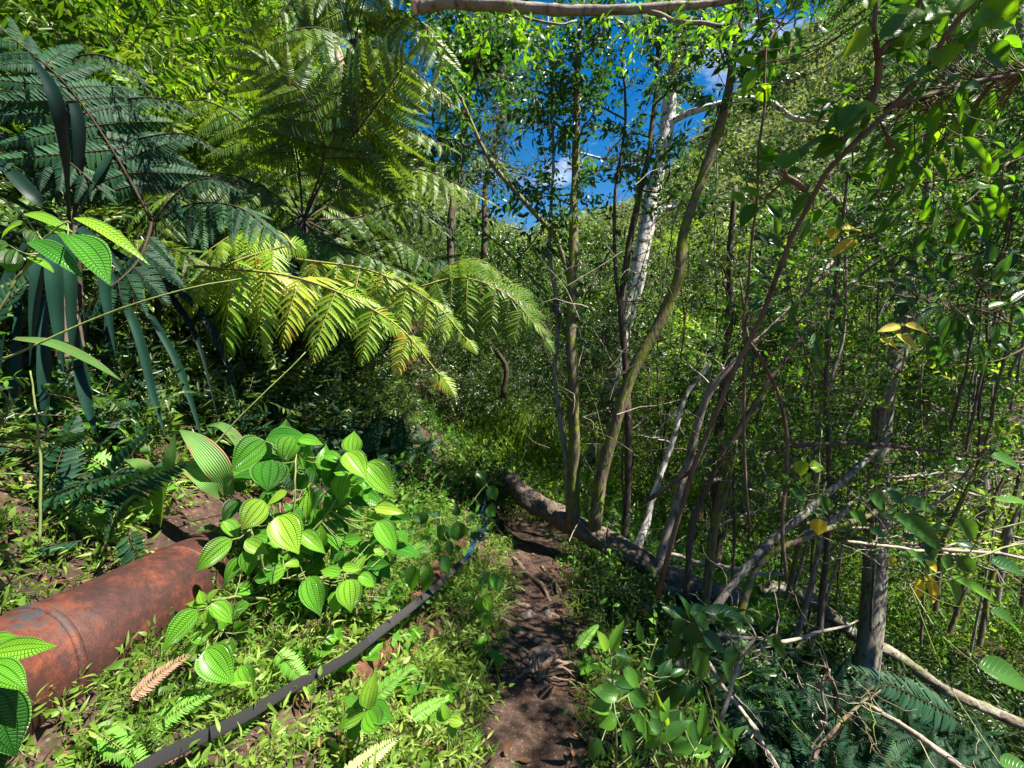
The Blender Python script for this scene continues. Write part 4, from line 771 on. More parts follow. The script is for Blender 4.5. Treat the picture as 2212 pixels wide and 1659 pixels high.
# ---- brown trunk, right
tree('tree', 'crooked brown tree trunk with a heavy grey bough leaning left', 'tree', [(1845, 1700, 3.7, 70), (1862, 1560, 3.75, 58), (1872, 1450, 3.8, 48), (1885, 1300, 3.9, 46), (1892, 1180, 3.95, 42), (1900, 1040, 4, 38), (1902, 900, 4, 36), (1925, 800, 4, 34), (1955, 740, 4, 34), (1966, 660, 4, 36), (1958, 615, 4, 40), (1912, 570, 4, 36), (1880, 520, 4, 28), (1850, 480, 4, 22), (1800, 430, 4.0, 14), (1768, 400, 4.0, 10)],
     W_GREY, M_GLOSS, SP_LAN, nl=7, ll=.8, per=6, slen=.30, rn=(.1, .8), t0=.75, sides=14,
     extra=[[(1962, 630, 4, 16), (2000, 420, 4, 14), (2040, 180, 4.1, 12), (2070, -80, 4.2, 10), (2090, -330, 4.3, 7)], [(1965, 620, 4, 26), (2010, 580, 3.9, 18), (2080, 560, 3.8, 14), (2150, 540, 3.7, 12), (2240, 505, 3.6, 10)], [(1890, 1000, 4, 12), (1960, 960, 3.9, 8), (2040, 880, 3.8, 5)]])
tree('tree', 'slim speckled trunk at the edge of the bright ferny slope far to the right', 'tree', [(2128, 1250, 5.6, 22), (2124, 1050, 5.6, 24), (2125, 850, 5.6, 26), (2138, 650, 5.6, 28), (2143, 480, 5.6, 28), (2160, 340, 5.6, 24), (2185, 180, 5.5, 20), (2210, 20, 5.5, 16)],
     W_GREY, M_GLOSS, SP_LAN, nl=9, ll=1.1, per=8, slen=.34, rn=(.2, .9), t0=.45, sides=12)
tree('tree', 'straight dark trunk in the thicket behind the leaning grey saplings', 'tree', [(1545, 1230, 5, 24), (1550, 1100, 5, 22), (1555, 950, 5, 20), (1566, 800, 5, 18), (1575, 650, 5, 16), (1580, 540, 5, 14), (1590, 400, 5, 10)],
     W_DARK, M_THK, SP_GUA, nl=9, ll=.8, per=9, slen=.28, rn=(.2, .8), t0=.45)
tree('tree', 'thin dark trunk behind the tree fern, rising out of shaded brush', 'tree', [(975, 700, 6.5, 14), (972, 600, 6.5, 16), (975, 480, 6.5, 16), (985, 380, 6.5, 12), (1000, 250, 6.5, 10), (1010, 120, 6.5, 8)],
     W_DARK, M_THK, SP_LAN, nl=12, ll=1.2, per=8, slen=.36, rn=(.1, .7), t0=.4)
tree('tree', 'very leafy tree with fine drooping foliage left of the blue sky gap', 'tree', [(1045, 560, 7.5, 14), (1050, 400, 7.5, 12), (1070, 300, 7.5, 10), (1090, 200, 7.5, 8), (1100, 130, 7.5, 6)],
     W_DARK, M_THK, SP_NEEDLE, nl=26, ll=1.0, per=12, slen=.5, rn=(.05, .55), t0=.3, up=-.2, r0=.010)
tree('tree', 'dense dark leaved tree crown above the hanging fine foliage', 'tree', [(1000, 300, 5.0, 10), (1020, 180, 5.0, 10), (1040, 80, 5.0, 9), (1060, -20, 5.0, 8)],
     W_DARK, M_GLOSS, SP_BIG, nl=22, ll=.9, per=12, slen=.34, rn=(0, .5), t0=.1)
# ---- bough across the top of the picture
R, r = trunkpath([(905, 14, 2.0, 30), (960, 6, 2.0, 26), (1060, 10, 2.0, 22), (1140, 16, 2.0, 22), (1240, 22, 2.0, 20), (1340, 22, 2.0, 18), (1440, 16, 2.0, 16), (1520, 10, 2.0, 14), (1600, -6, 2.0, 12)], 50, .004)
bt = thing('overhead_branch', 'thick broken branch with pink torn end stretching across the sky', 'branch', R[0])
build('limb', tube(R, r, 14, lump=.10), W_GREY, bt)
build('broken_end', tube(np.array([R[0] + [-.026, 0, .012], R[0] + [-.02, 0, .006], R[0] + [.0, 0, 0]]), [.018, .033, .034], 12, lump=.1), bark_mat('torn_wood', (.45, .20, .17), (.75, .48, .42), scale=30), bt)
tw = []
for pts in ([(1400, 24, 2.0, 9), (1440, 38, 2.0, 9), (1472, 50, 1.98, 7), (1510, 58, 1.98, 5), (1472, 52, 1.98, 5)], [(1120, 16, 2.05, 7), (1140, 40, 2.1, 6), (1200, 52, 2.1, 5), (1245, 45, 2.15, 4)], [(1320, 20, 2.0, 6), (1300, 80, 2.1, 4)]):
    a, b = trunkpath(pts, 12, .01); tw.append(tube(a, b, 6))
a, b = trunkpath([(1400, 24, 2.0, 10), (1472, 46, 1.98, 8), (1560, 55, 1.96, 8)], 12, .01); tw[0] = tube(a, b, 8)
build('twigs', tw, W_GREY, bt)
pp = at(U(950, 1600, 40), U(20, 70, 40), 1.0).reshape(-1, 3) if False else np.array([at(U(920, 1620), U(-30, 90), U(1.9, 2.5)) for _ in range(60)])
build('foliage', catvar(SP_GUA, pp, rand_dirs(60, -.5), rand_dirs(60, .8), U(.14, .26, 60), U(.1, .9, 60)), [M_OVER, W_TWIG], bt)

# ---- slender thicket stems
GRP = 'slender saplings in the thicket right of the fallen log'
named = [
 ('dark leaning sapling sweeping up to the right behind the forked stem', [(1480, 1290, 2.9, 12), (1500, 1120, 2.9, 13), (1580, 960, 2.85, 12), (1660, 820, 2.8, 11), (1760, 700, 2.8, 9), (1900, 560, 2.8, 6)], W_DARK),
 ('thin zigzag stem hanging in front of the straight dark trunk', [(1700, 1260, 2.4, 7), (1690, 1150, 2.4, 8), (1700, 1010, 2.4, 8), (1690, 880, 2.4, 8), (1640, 770, 2.4, 8), (1615, 720, 2.4, 6), (1600, 600, 2.4, 4)], W_TWIG),
 ('pale moss ringed stem standing in the bright fern patch', [(1520, 1300, 3.2, 12), (1530, 1200, 3.2, 12), (1560, 1050, 3.2, 11), (1600, 930, 3.2, 9), (1660, 830, 3.2, 6)], W_MOSSY),
 ('long dark stem crossing level through the thicket', [(1400, 1080, 3.1, 9), (1530, 1000, 3.0, 10), (1650, 970, 2.9, 10), (1780, 958, 2.8, 10), (1930, 965, 2.8, 8), (2080, 985, 2.8, 7), (2240, 1000, 2.8, 5)], W_DARK),
 ('heavy pale sapling slanting up across the ferny hollow', [(1440, 1480, 2.3, 18), (1500, 1380, 2.5, 16), (1600, 1240, 2.6, 16), (1680, 1160, 2.7, 16), (1770, 1080, 2.8, 14), (1850, 1010, 2.9, 14), (1930, 940, 3, 9)], W_GREY),
 ('mossy dark sapling slanting beside the heavy pale one', [(1560, 1440, 2.5, 13), (1600, 1330, 2.5, 14), (1640, 1220, 2.6, 13), (1740, 1160, 2.6, 12), (1860, 1120, 2.7, 12), (2000, 1060, 2.7, 8), (2180, 990, 2.7, 6)], W_MOSSY),
 ('slim straight sapling with yellow moss beside the ferny hollow', [(1500, 1390, 2.8, 10), (1530, 1280, 2.8, 10), (1545, 1160, 2.8, 10), (1575, 1040, 2.8, 8), (1590, 950, 2.8, 6)], W_MOSSY),
]
for lab, pts, bk in named:
    tree('sapling', lab, 'sapling', pts, bk, M_GLOSS, SP_GUA, nl=4, ll=.45, per=7, slen=.2, rn=(.1, .7), t0=.6, r0=.005, wood2=bk)
for q in range(58):
    x0 = U(1290, 2230); d = U(2.8, 7.5); x0 = x0 + 260 * (d < 4.8) * (x0 < 1560); lean = U(-40, 330) * (1 if x0 > 1450 else .35)
    y0 = {True: 1120, False: 1330}[d > 4.5] + U(-60, 80); y1 = U(250, 720); n = 5
    xs = np.linspace(0, 1, n) ** U(.8, 1.6) * lean + x0 + RG.normal(size=n) * 14
    w0 = U(.010, .022) * 2 * FPX / d
    pts = [(xs[i], y0 + (y1 - y0) * i / (n - 1), d, w0 * (1 - .65 * i / (n - 1))) for i in range(n)]
    lit = q % 3
    tree('sapling', 'bare slender %s sapling among many in the tangled thicket beyond the log' % ('grey', 'dark', 'mossy')[lit], 'sapling', pts, (W_GREY, W_DARK, W_MOSSY)[lit], (M_GLOSS, M_BRT)[q % 2], SP_GUA, nl=8, ll=.6, per=8, slen=.24, rn=(.1, .95), t0=.15, r0=.005, group=('grey', 'dark', 'mossy')[lit] + ' ' + GRP, sides=7)
# ---- dead branches lying at the lower right
dead = [
 ('pale straight dead pole slanting down across the dark fern bed', [(1860, 1520, 2.2, 12), (1901, 1537, 2.1, 12), (1995, 1600, 1.9, 14), (2090, 1670, 1.8, 15), (2150, 1720, 1.7, 15)], W_PALE),
 ('dead white branch lying level below the glossy shrub leaves', [(1500, 1372, 1.7, 5), (1560, 1374, 1.7, 8), (1620, 1376, 1.7, 8), (1700, 1385, 1.7, 7), (1790, 1362, 1.75, 6), (1850, 1340, 1.8, 3)], W_PALE),
 ('forked dead branch rising from the lower shrub clump', [(1545, 1690, 1.5, 9), (1555, 1580, 1.55, 9), (1575, 1500, 1.6, 9), (1600, 1420, 1.65, 8), (1635, 1376, 1.7, 6)], W_PALE),
 ('grey dead branch sloping down from the shrub clump to the fern bed', [(1530, 1430, 1.9, 8), (1590, 1520, 1.8, 9), (1640, 1590, 1.7, 10), (1690, 1680, 1.6, 11)], W_PALE),
 ('curved dead twig hooked above the pale straight pole', [(1750, 1620, 1.8, 5), (1780, 1560, 1.8, 6), (1776, 1480, 1.8, 5), (1790, 1445, 1.8, 4)], W_PALE),
 ('wiry dead twig bent like a bow below the brown trunk', [(1800, 1590, 1.8, 5), (1810, 1500, 1.8, 4), (1790, 1460, 1.8, 4), (1770, 1400, 1.9, 3)], W_TWIG),
 ('mossy crooked dead stick leaning on the pale straight pole', [(1740, 1680, 1.7, 10), (1780, 1600, 1.75, 9), (1850, 1530, 1.8, 6), (1900, 1490, 1.85, 3)], W_MOSSY),
 ('thin dead branch lying in front of the speckled trunk', [(1830, 1170, 2.4, 6), (1950, 1185, 2.4, 7), (2080, 1190, 2.4, 7), (2240, 1210, 2.4, 6)], W_PALE),
 ('dead branch sloping up from behind the brown trunk', [(1900, 1140, 3.0, 10), (2020, 1090, 3.0, 9), (2140, 1000, 3.0, 7), (2240, 960, 3, 5)], W_PALE),
 ('white dead branch forking low behind the leaning saplings', [(1440, 1195, 3.8, 8), (1520, 1215, 3.7, 11), (1610, 1235, 3.6, 10), (1700, 1240, 3.5, 6)], W_PALE),
 ('stubby dead branch crossing behind the brown trunk near the lichen log', [(1720, 1170, 2.9, 16), (1780, 1130, 2.9, 20), (1830, 1100, 2.9, 16)], W_PALE),
]
for lab, pts, bk in dead:
    R, r = trunkpath(pts, 24, .012)
    t = thing('dead_branch', lab, 'branch', R[0]); build('limb', tube(R, r, 8, lump=.1), bk, t)
    tw = []
    for P, rr in limbs(R, 6, .35, .1, .95, .0035, up=.2, wob=.06): build('twig', tube(P, [rr, rr * .4], 5), bk, t)
for q in range(26):
    px, py = U(1600, 2230), U(1180, 1680); d = np.linalg.norm(ground_hit(px, py) - CAM) * U(.75, .92); a = U(-.9, .9); L = U(60, 190)
    pts = [(px, py, d, 4.5), (px + L * .5 * math.cos(a), py + L * .5 * math.sin(a) + U(-12, 12), d, 4), (px + L * math.cos(a), py + L * math.sin(a), d * U(.9, 1.1), 1.6)]
    R, r = trunkpath(pts, 14, .04); o = build('dead_twig', [tube(R, r, 5)] + [tube(P, [rr, rr * .4], 4) for P, rr in limbs(R, 3, .15, .2, .9, .002, wob=.05)], W_PALE)
    tag(o, 'thin dead twig tangled in the dark fern bed', 'twig', 'dead twigs tangled over the dark fern bed')

# ------------------------------------------------------------------ rusty pipe
def pipe_mat():
    m, nt, out = newmat('rusty_iron'); L = nt.links.new; tc = N(nt, 'ShaderNodeTexCoord')
    def noise(s, d=8, r=.65):
        n = N(nt, 'ShaderNodeTexNoise'); n.inputs['Scale'].default_value = s; n.inputs['Detail'].default_value = d; n.inputs['Roughness'].default_value = r; L(tc.outputs['Object'], n.inputs[0]); return n.outputs['Fac']
    a, b, c = noise(5), noise(26, 10, .75), noise(180, 4)
    col = ramp(nt, [(.38, (.018, .008, .007)), (.5, (.050, .016, .012)), (.59, (.13, .034, .015)), (.70, (.26, .075, .022))], math_(nt, 'ADD', math_(nt, 'MULTIPLY', a, .5), math_(nt, 'MULTIPLY', b, .5)))
    tar = ramp(nt, [(.60, (0, 0, 0)), (.63, (1, 1, 1))], math_(nt, 'ADD', math_(nt, 'MULTIPLY', noise(3.2, 3, .5), .7), math_(nt, 'MULTIPLY', b, .3)))
    col = mixc(nt, tar, col, (.035, .034, .036))
    bs = N(nt, 'ShaderNodeBsdfPrincipled'); bs.inputs['Roughness'].default_value = .62; bs.inputs['Specular IOR Level'].default_value = .45
    L(col, bs.inputs['Base Color']); bp = N(nt, 'ShaderNodeBump'); bp.inputs['Distance'].default_value = .004; bp.inputs['Strength'].default_value = .8
    L(math_(nt, 'ADD', b, math_(nt, 'MULTIPLY', c, .5)), bp.inputs['Height']); L(bp.outputs[0], bs.inputs['Normal']); L(bs.outputs[0], out.inputs[0]); return m
M_PIPE = pipe_mat()
PP = P3([(-190, 1590, .95), (-20, 1480, 1.12), (150, 1395, 1.30), (300, 1310, 1.55), (430, 1235, 1.9), (520, 1180, 2.25), (620, 1125, 2.7)])
PP = np.vstack([PP, at(700, 1100, 3.1) - [0, 0, .25], at(780, 1080, 3.5) - [0, 0, .6]])
R = smooth_path(PP, 90)
PIPE_R = R; rad = np.full(len(R), .172); R = R - np.array([0, 0, .015])
pb = thing('rusty_pipe', 'thick rusty iron pipe lying along the bank under the ribbed leaves', 'pipe', R[0])
build('pipe_body', tube(R, rad, 40), M_PIPE, pb)
for k in (17, 39):
    s = R[k - 1:k + 2]; build('pipe_joint', tube(smooth_path(np.array([R[k] - nrm(R[k + 1] - R[k]) * .012, R[k], R[k] + nrm(R[k + 1] - R[k]) * .012]), 7), [.172, .176, .178, .178, .178, .176, .172], 40), M_PIPE, pb)
# ---- rotting orange log under the strap
RL = [ground_hit(x, y + 6) for x, y in ((740, 1480), (800, 1420), (850, 1365), (905, 1300), (955, 1225), (990, 1165), (1010, 1110))]
R = smooth_path(np.array(RL) + [0, 0, .015], 40, .004); r = [.06, .07, .075, .08, .08, .075, .065]
ol = build('rotting_log', tube(R, r, 20, lump=.12, seed=9), W_ORNG); tag(ol, 'crumbling orange brown rotten log half buried under the black strap', 'log')

# ------------------------------------------------------------------ black webbing strap and blue cord
def webbing_mat(name, c):
    m, nt, out = newmat(name); L = nt.links.new; at_ = N(nt, 'ShaderNodeAttribute', attribute_name='lc'); sp = N(nt, 'ShaderNodeSeparateXYZ'); L(at_.outputs['Vector'], sp.inputs[0])
    wv = math_(nt, 'SINE', math_(nt, 'ADD', math_(nt, 'MULTIPLY', sp.outputs[1], 2400), math_(nt, 'MULTIPLY', sp.outputs[0], 9)))
    col = mixc(nt, math_(nt, 'MULTIPLY_ADD', wv, .5, .5), c, tuple(x * 1.6 for x in c))
    bs = N(nt, 'ShaderNodeBsdfPrincipled'); bs.inputs['Roughness'].default_value = .75; L(col, bs.inputs['Base Color'])
    bp = N(nt, 'ShaderNodeBump'); bp.inputs['Distance'].default_value = .0015; L(wv, bp.inputs['Height']); L(bp.outputs[0], bs.inputs['Normal']); L(bs.outputs[0], out.inputs[0]); return m
def flat_strap(R, w, th, nrml):
    t = tube(R, 1.0, 12); n = len(R); V = t.V.copy(); Tn = nrm(np.gradient(R, axis=0)); a = nrm(np.cross(Tn, nrml)); b = np.cross(a, Tn)
    w = np.interp(np.linspace(0, 1, n), np.linspace(0, 1, len(w)), w); th_ = np.linspace(0, 2 * math.pi, 12, endpoint=False)
    c = np.sign(np.cos(th_)) * np.abs(np.cos(th_)) ** .6; s = np.sign(np.sin(th_)) * np.abs(np.sin(th_)) ** .6
    V[:n * 12] = (R[:, None] + a[:, None] * (c[None, :, None] * w[:, None, None] * .5) + b[:, None] * (s[None, :, None] * th * .5)).reshape(-1, 3)
    return T(V, t.F[:, ::-1], t.L)
SPT = [(180, 1760, .95), (300, 1665, 1.02), (400, 1610, 1.10), (520, 1552, 1.22), (640, 1480, 1.38), (738, 1428, 1.52), (800, 1382, 1.68), (880, 1320, 1.92), (950, 1262, 2.2), (985, 1226, 2.45), (1000, 1214, 2.55)]
R = smooth_path(P3(SPT), 80)
st = thing('strap', 'long black woven strap stretched tight along the bank above the grass', 'strap', R[0])
build('webbing', flat_strap(R[:54], [.033, .033], .008, nrm(np.array([.25, -.75, .6]))), webbing_mat('black_webbing', (.022, .021, .022)), st)
build('splice', flat_strap(R[47:80] + [0, 0, .003], [.038, .034, .030], .010, nrm(np.array([.3, -.8, .5]))), webbing_mat('grey_webbing', (.045, .042, .044)), st)
M_BLUE = webbing_mat('blue_webbing', (.006, .055, .13)); M_NAVY = webbing_mat('navy_cord', (.01, .03, .07))
c0 = P3([(1000, 1212, 2.55), (1012, 1200, 2.6), (1022, 1178, 2.65), (1034, 1160, 2.68)])
bc = thing('blue_cord', 'blue cord knotted to the far end of the black strap', 'cord', c0[0])
build('band', flat_strap(smooth_path(c0, 14), [.016, .030, .024, .012], .006, nrm(np.array([.2, -.9, .4]))), M_BLUE, bc)
kn = at(1038, 1156, 2.68); th_ = np.linspace(0, 4 * math.pi, 40)
build('knot', tube(kn + np.stack([np.cos(th_) * .020, np.sin(th_ * 1.5) * .014, np.sin(th_) * .026], -1), .008, 8), M_NAVY, bc)
build('cord', [tube(smooth_path(P3([(1038, 1156, 2.68), (1048, 1140, 2.72), (1046, 1120, 2.8), (1040, 1110, 2.85), (1044, 1092, 2.95), (1050, 1082, 3.0)]), 24, .03), .007, 8), tube(smooth_path(P3([(1040, 1150, 2.69), (1052, 1146, 2.7), (1060, 1150, 2.7)]), 8), .005, 6), tube(smooth_path(P3([(1030, 1162, 2.67), (1018, 1158, 2.66), (1016, 1170, 2.66), (1028, 1172, 2.66)]), 10), .004, 6)], M_BLUE, bc)

# ------------------------------------------------------------------ roots on the trail
def onground(px, py, dz=0.0):
    p = ground_hit(px, py); return p + np.array([0, 0, dz])
roots = [
 ('thick brown root crossing the dirt trail below the shaded step', [(1078, 1340), (1130, 1370), (1180, 1400), (1216, 1418)], .022),
 ('slanting root ending at the cluster of pale exposed roots', [(1120, 1408), (1145, 1440), (1180, 1480)], .016),
 ('smooth root curving along the left side of the dirt trail', [(1085, 1365), (1110, 1392), (1150, 1420), (1165, 1450)], .012),
 ('pale broken root pointing right from the exposed root cluster', [(1165, 1450), (1230, 1418), (1270, 1398), (1310, 1394)], .015),
 ('upper root lying in the shaded part of the trail below the log', [(1105, 1205), (1140, 1240), (1170, 1270), (1190, 1300)], .020),
 ('second upper root bending down beside the muddy hollow', [(1170, 1225), (1200, 1262), (1205, 1290)], .014),
 ('knobbly root forming a step across the narrow trail', [(1090, 1290), (1130, 1310), (1190, 1330), (1240, 1350)], .018),
]
for lab, pts, rr in roots:
    R = smooth_path(np.array([onground(x, y, rr * .45) for x, y in pts]), 20, .012)
    o = build('root', tube(R, [rr, rr * 1.05, rr * .6], 10, lump=.12), W_ROOT); tag(o, lab, 'root')
rc = onground(1160, 1470, .02)
cl = thing('exposed_roots', 'tangled cluster of pale exposed roots at the right edge of the dirt trail', 'roots', rc)
rt = []
for q in range(11):
    a = U(-.5, 3.6); L = U(.08, .20); e = rc + np.array([math.cos(a) * L * 1.1 + .05, math.sin(a) * L * .6, U(-.02, .12)]); m = (rc + e) / 2 + np.array([U(-.03, .03), U(-.03, .03), U(.0, .08)])
    e[2] = max(e[2] * 0 + ground(e[0], e[1]) + U(-.01, .05), -9); rt.append(tube(smooth_path(np.array([rc + U(-.02, .02, 3), m, e]), 12, .05), [U(.006, .013), .003], 6, lump=.1))
build('root_strands', rt, W_ROOT, cl)
build('stump', tube(smooth_path(np.array([rc - [0, 0, .05], rc + [.03, 0, .06], rc + [.10, .03, .10]]), 8), [.02, .018, .010], 10, lump=.2), W_ROOT, cl)
up = np.array([onground(1140, 1215, -.05), onground(1120, 1110, .0), at(1098, 1040, 4.4)])
# stones
def rock(p, s, seed):
    rs = np.random.default_rng(seed); nu, nv = 14, 9; u = np.linspace(0, 2 * np.pi, nu, endpoint=False); v = np.linspace(.02, np.pi - .02, nv)
    uu, vv = np.meshgrid(u, v); D = np.stack([np.cos(uu) * np.sin(vv), np.sin(uu) * np.sin(vv), np.cos(vv)], -1)
    k = rs.normal(size=(4, 3)); rad = 1 + sum(.11 * np.sin(D @ (kk * 2.2) + i) for i, kk in enumerate(k))
    Vv = (D * rad[..., None] * np.array(s)).reshape(-1, 3) + p
    i, j = np.meshgrid(np.arange(nv - 1), np.arange(nu), indexing='ij'); j2 = (j + 1) % nu
    F = np.stack([i * nu + j, (i + 1) * nu + j, (i + 1) * nu + j2, i * nu + j2], -1).reshape(-1, 4)
    return T(Vv, F, np.full((len(Vv), 4), .5))
M_ROCK = bark_mat('stone', (.035, .026, .022), (.13, .10, .085), scale=14, stretch=1, moss=(.08, .10, .02), mossf=.4)
for i_, (px, py, s, lab) in enumerate([(1052, 1130, (.07, .06, .05), 'brown mossy stone right behind the blue cord'), (1175, 1420, (.10, .08, .03), 'flat brown stone in the trail beside the thick root'), (1135, 1330, (.06, .05, .04), 'small rough stone in the shaded trail step'), (1185, 1325, (.05, .05, .03), 'small pale stone at the edge of the muddy hollow')]):
    p = onground(px, py, .0); tag(build('stone', rock(p, s, i_), M_ROCK), lab, 'stone')

# ---- arching leafy stems of the tangle on the right
ALAB = ['leaning to the sky', 'bending over the ravine']
for q in range(34):
    x0 = U(1480, 2150); d = U(4.3, 6.2); y0 = U(1000, 1200); x1 = x0 + U(100, 420); y1 = U(330, 800)
    if q < 10: x0 = U(2020, 2300); d = U(2.4, 3.6); y0 = U(800, 1000); x1 = x0 + U(80, 300); y1 = U(60, 420)  # nearer stems at the right edge, extra ones added for shade below
    pts = [(x0, y0, d, U(.014, .022) * FPX / d), (x0 + (x1 - x0) * .25, y0 + (y1 - y0) * .4, d * .98, .012 * FPX / d), (x0 + (x1 - x0) * .6, y0 + (y1 - y0) * .75, d * .95, .009 * FPX / d), (x1, y1, d * .92, .005 * FPX / d)]
    tree('shrub', 'arching leafy shrub stem among many in the tangle around the crooked brown trunk', 'shrub', pts, (W_DARK, W_GREY)[q % 2], M_GLOSS, SP_LAN, nl=9, ll=.55, per=11, slen=.26, rn=(0, .75), t0=.35, r0=.005, group='arching shrub stems around the brown trunk', sides=7, wob=.012, onstem=5, up=.1)

for q in range(22):
    px, py = U(1500, 2230), U(980, 1200); d = U(3.0, 4.6); a = U(-.6, .35); L = U(120, 330)
    R, r = trunkpath([(px, py, d, 7), (px + L * .5 * math.cos(a), py + L * .5 * math.sin(a) + U(-15, 15), d, 6), (px + L * math.cos(a), py + L * math.sin(a), d * U(.9, 1.1), 2.5)], 14, .03)
    o = build('dead_twig', [tube(R, r, 5)] + [tube(P, [rr, rr * .4], 4) for P, rr in limbs(R, 2, .25, .2, .9, .003, wob=.05)], (W_PALE, W_GREY)[q % 2])
    tag(o, 'bleached dead twig caught between the leaning saplings', 'twig', 'dead twigs caught between the leaning saplings')

# leaf crowns added out of frame to shade the log, trail and slope
def shade_crown_on(owner, centre, rad, n, tpl, mats, slen, rn=(0, .7)):
    d = rand_dirs(n, 0); p = np.array(centre) + d * rad * U(.2, 1, n)[:, None] ** .5 * np.array([1.3, 1.3, .7])
    build('crown', catvar(tpl, p, nrm(d + rand_dirs(n, .2)), rand_dirs(n, .9), slen * U(.7, 1.3, n), U(*rn, n)), mats, owner)
def owner_of(word): return [o for o in scene.objects if word in o.get('label', '')][0]
bt_ = owner_of('crooked brown tree'); shade_crown_on(bt_, at(2085, -300, 4.25), 1.3, 420, SP_LANL, [M_GLOSS, W_TWIG], .34)
sp_t = owner_of('slim speckled'); shade_crown_on(sp_t, at(2230, -160, 5.6), 1.7, 900, SP_LANL, [M_GLOSS, W_TWIG], .36)
sh_ = owner_of('overhanging shrub'); shade_crown_on(sh_, (2.75, 1.9, 4.0), .75, 420, SP_LANL, [M_OVER, W_TWIG], .30)
build('stem', tube(smooth_path(np.array([at(2160, -60, 1.4), (2.0, 1.5, 3.3), (2.75, 1.9, 4.0)]), 10), [.010, .005], 6), W_TWIG, sh_)  # out-of-frame stem added to hold up the shading crown
# ------------------------------------------------------------------ strap leaved plant (screwpine like) and palm grass
def ribbon(path, w0, shape='strap', n=22, nrml=(0, -.6, .8), fold=.25, rnd=.5, wv=None):
    R = smooth_path(path, n); Tn = nrm(np.gradient(R, axis=0)); a = nrm(np.cross(Tn, nrm(np.array(nrml, float)))); b = np.cross(a, Tn)
    v = np.linspace(0, 1, n)
    if wv is None: wv = (.75 + .35 * np.sin(v * 2.6)) * np.clip((1 - v) * 2.0, .03, 1) ** .8 if shape == 'strap' else np.maximum(np.sin(np.pi * np.clip(v * .93 + .07, 0, 1) ** .85) ** .8, .05)
    u = np.linspace(-1, 1, 5); V = R[:, None] + a[:, None] * (u[None, :, None] * (wv * w0 / 2)[:, None, None]) - b[:, None] * ((1 - np.abs(u))[None, :, None] * fold * (wv * w0 / 2)[:, None, None])
    V = V.reshape(-1, 3); i, j = np.meshgrid(np.arange(n - 1), np.arange(4), indexing='ij')
    F = np.stack([i * 5 + j, i * 5 + j + 1, (i + 1) * 5 + j + 1, (i + 1) * 5 + j], -1).reshape(-1, 4)
    return T(V, F, np.stack([np.tile(u * .5 + .5, n), np.repeat(v, 5), np.full(n * 5, rnd), np.zeros(n * 5)], -1))
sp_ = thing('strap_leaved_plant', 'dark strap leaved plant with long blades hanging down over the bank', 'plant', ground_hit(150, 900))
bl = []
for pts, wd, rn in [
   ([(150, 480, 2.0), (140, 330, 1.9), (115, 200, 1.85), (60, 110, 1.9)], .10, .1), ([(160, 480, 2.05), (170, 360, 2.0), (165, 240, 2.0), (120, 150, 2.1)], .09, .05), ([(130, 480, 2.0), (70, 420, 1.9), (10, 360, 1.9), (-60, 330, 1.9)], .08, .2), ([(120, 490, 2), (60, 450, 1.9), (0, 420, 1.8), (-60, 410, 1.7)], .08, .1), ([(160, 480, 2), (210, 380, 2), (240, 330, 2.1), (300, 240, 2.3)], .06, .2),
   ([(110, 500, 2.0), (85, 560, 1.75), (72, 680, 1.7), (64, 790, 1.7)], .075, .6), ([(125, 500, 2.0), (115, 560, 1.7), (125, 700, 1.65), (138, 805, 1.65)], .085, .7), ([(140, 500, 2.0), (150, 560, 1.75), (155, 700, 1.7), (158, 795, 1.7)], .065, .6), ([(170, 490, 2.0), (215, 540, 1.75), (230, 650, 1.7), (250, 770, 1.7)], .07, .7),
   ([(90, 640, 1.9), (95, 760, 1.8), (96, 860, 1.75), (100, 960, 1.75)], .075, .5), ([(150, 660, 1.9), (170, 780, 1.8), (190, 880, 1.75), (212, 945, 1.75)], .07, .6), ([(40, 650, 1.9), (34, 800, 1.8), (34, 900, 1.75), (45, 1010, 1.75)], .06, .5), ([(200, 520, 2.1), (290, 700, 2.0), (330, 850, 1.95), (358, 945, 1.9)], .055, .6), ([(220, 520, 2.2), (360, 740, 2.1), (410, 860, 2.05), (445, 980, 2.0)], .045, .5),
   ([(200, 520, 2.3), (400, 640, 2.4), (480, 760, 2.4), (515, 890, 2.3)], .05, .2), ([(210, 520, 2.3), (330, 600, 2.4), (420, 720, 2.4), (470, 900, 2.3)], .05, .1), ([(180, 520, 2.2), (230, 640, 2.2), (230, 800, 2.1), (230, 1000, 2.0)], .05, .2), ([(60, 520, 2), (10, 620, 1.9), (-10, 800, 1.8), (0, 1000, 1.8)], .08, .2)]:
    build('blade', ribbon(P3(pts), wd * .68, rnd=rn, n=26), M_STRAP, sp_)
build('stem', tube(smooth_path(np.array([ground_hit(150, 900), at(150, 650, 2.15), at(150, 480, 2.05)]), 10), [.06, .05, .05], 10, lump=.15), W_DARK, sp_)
pg = thing('palm_grass', 'broad pleated palm grass blades standing between the pipe and the ribbed shrub', 'plant', at(345, 1115, 1.9))
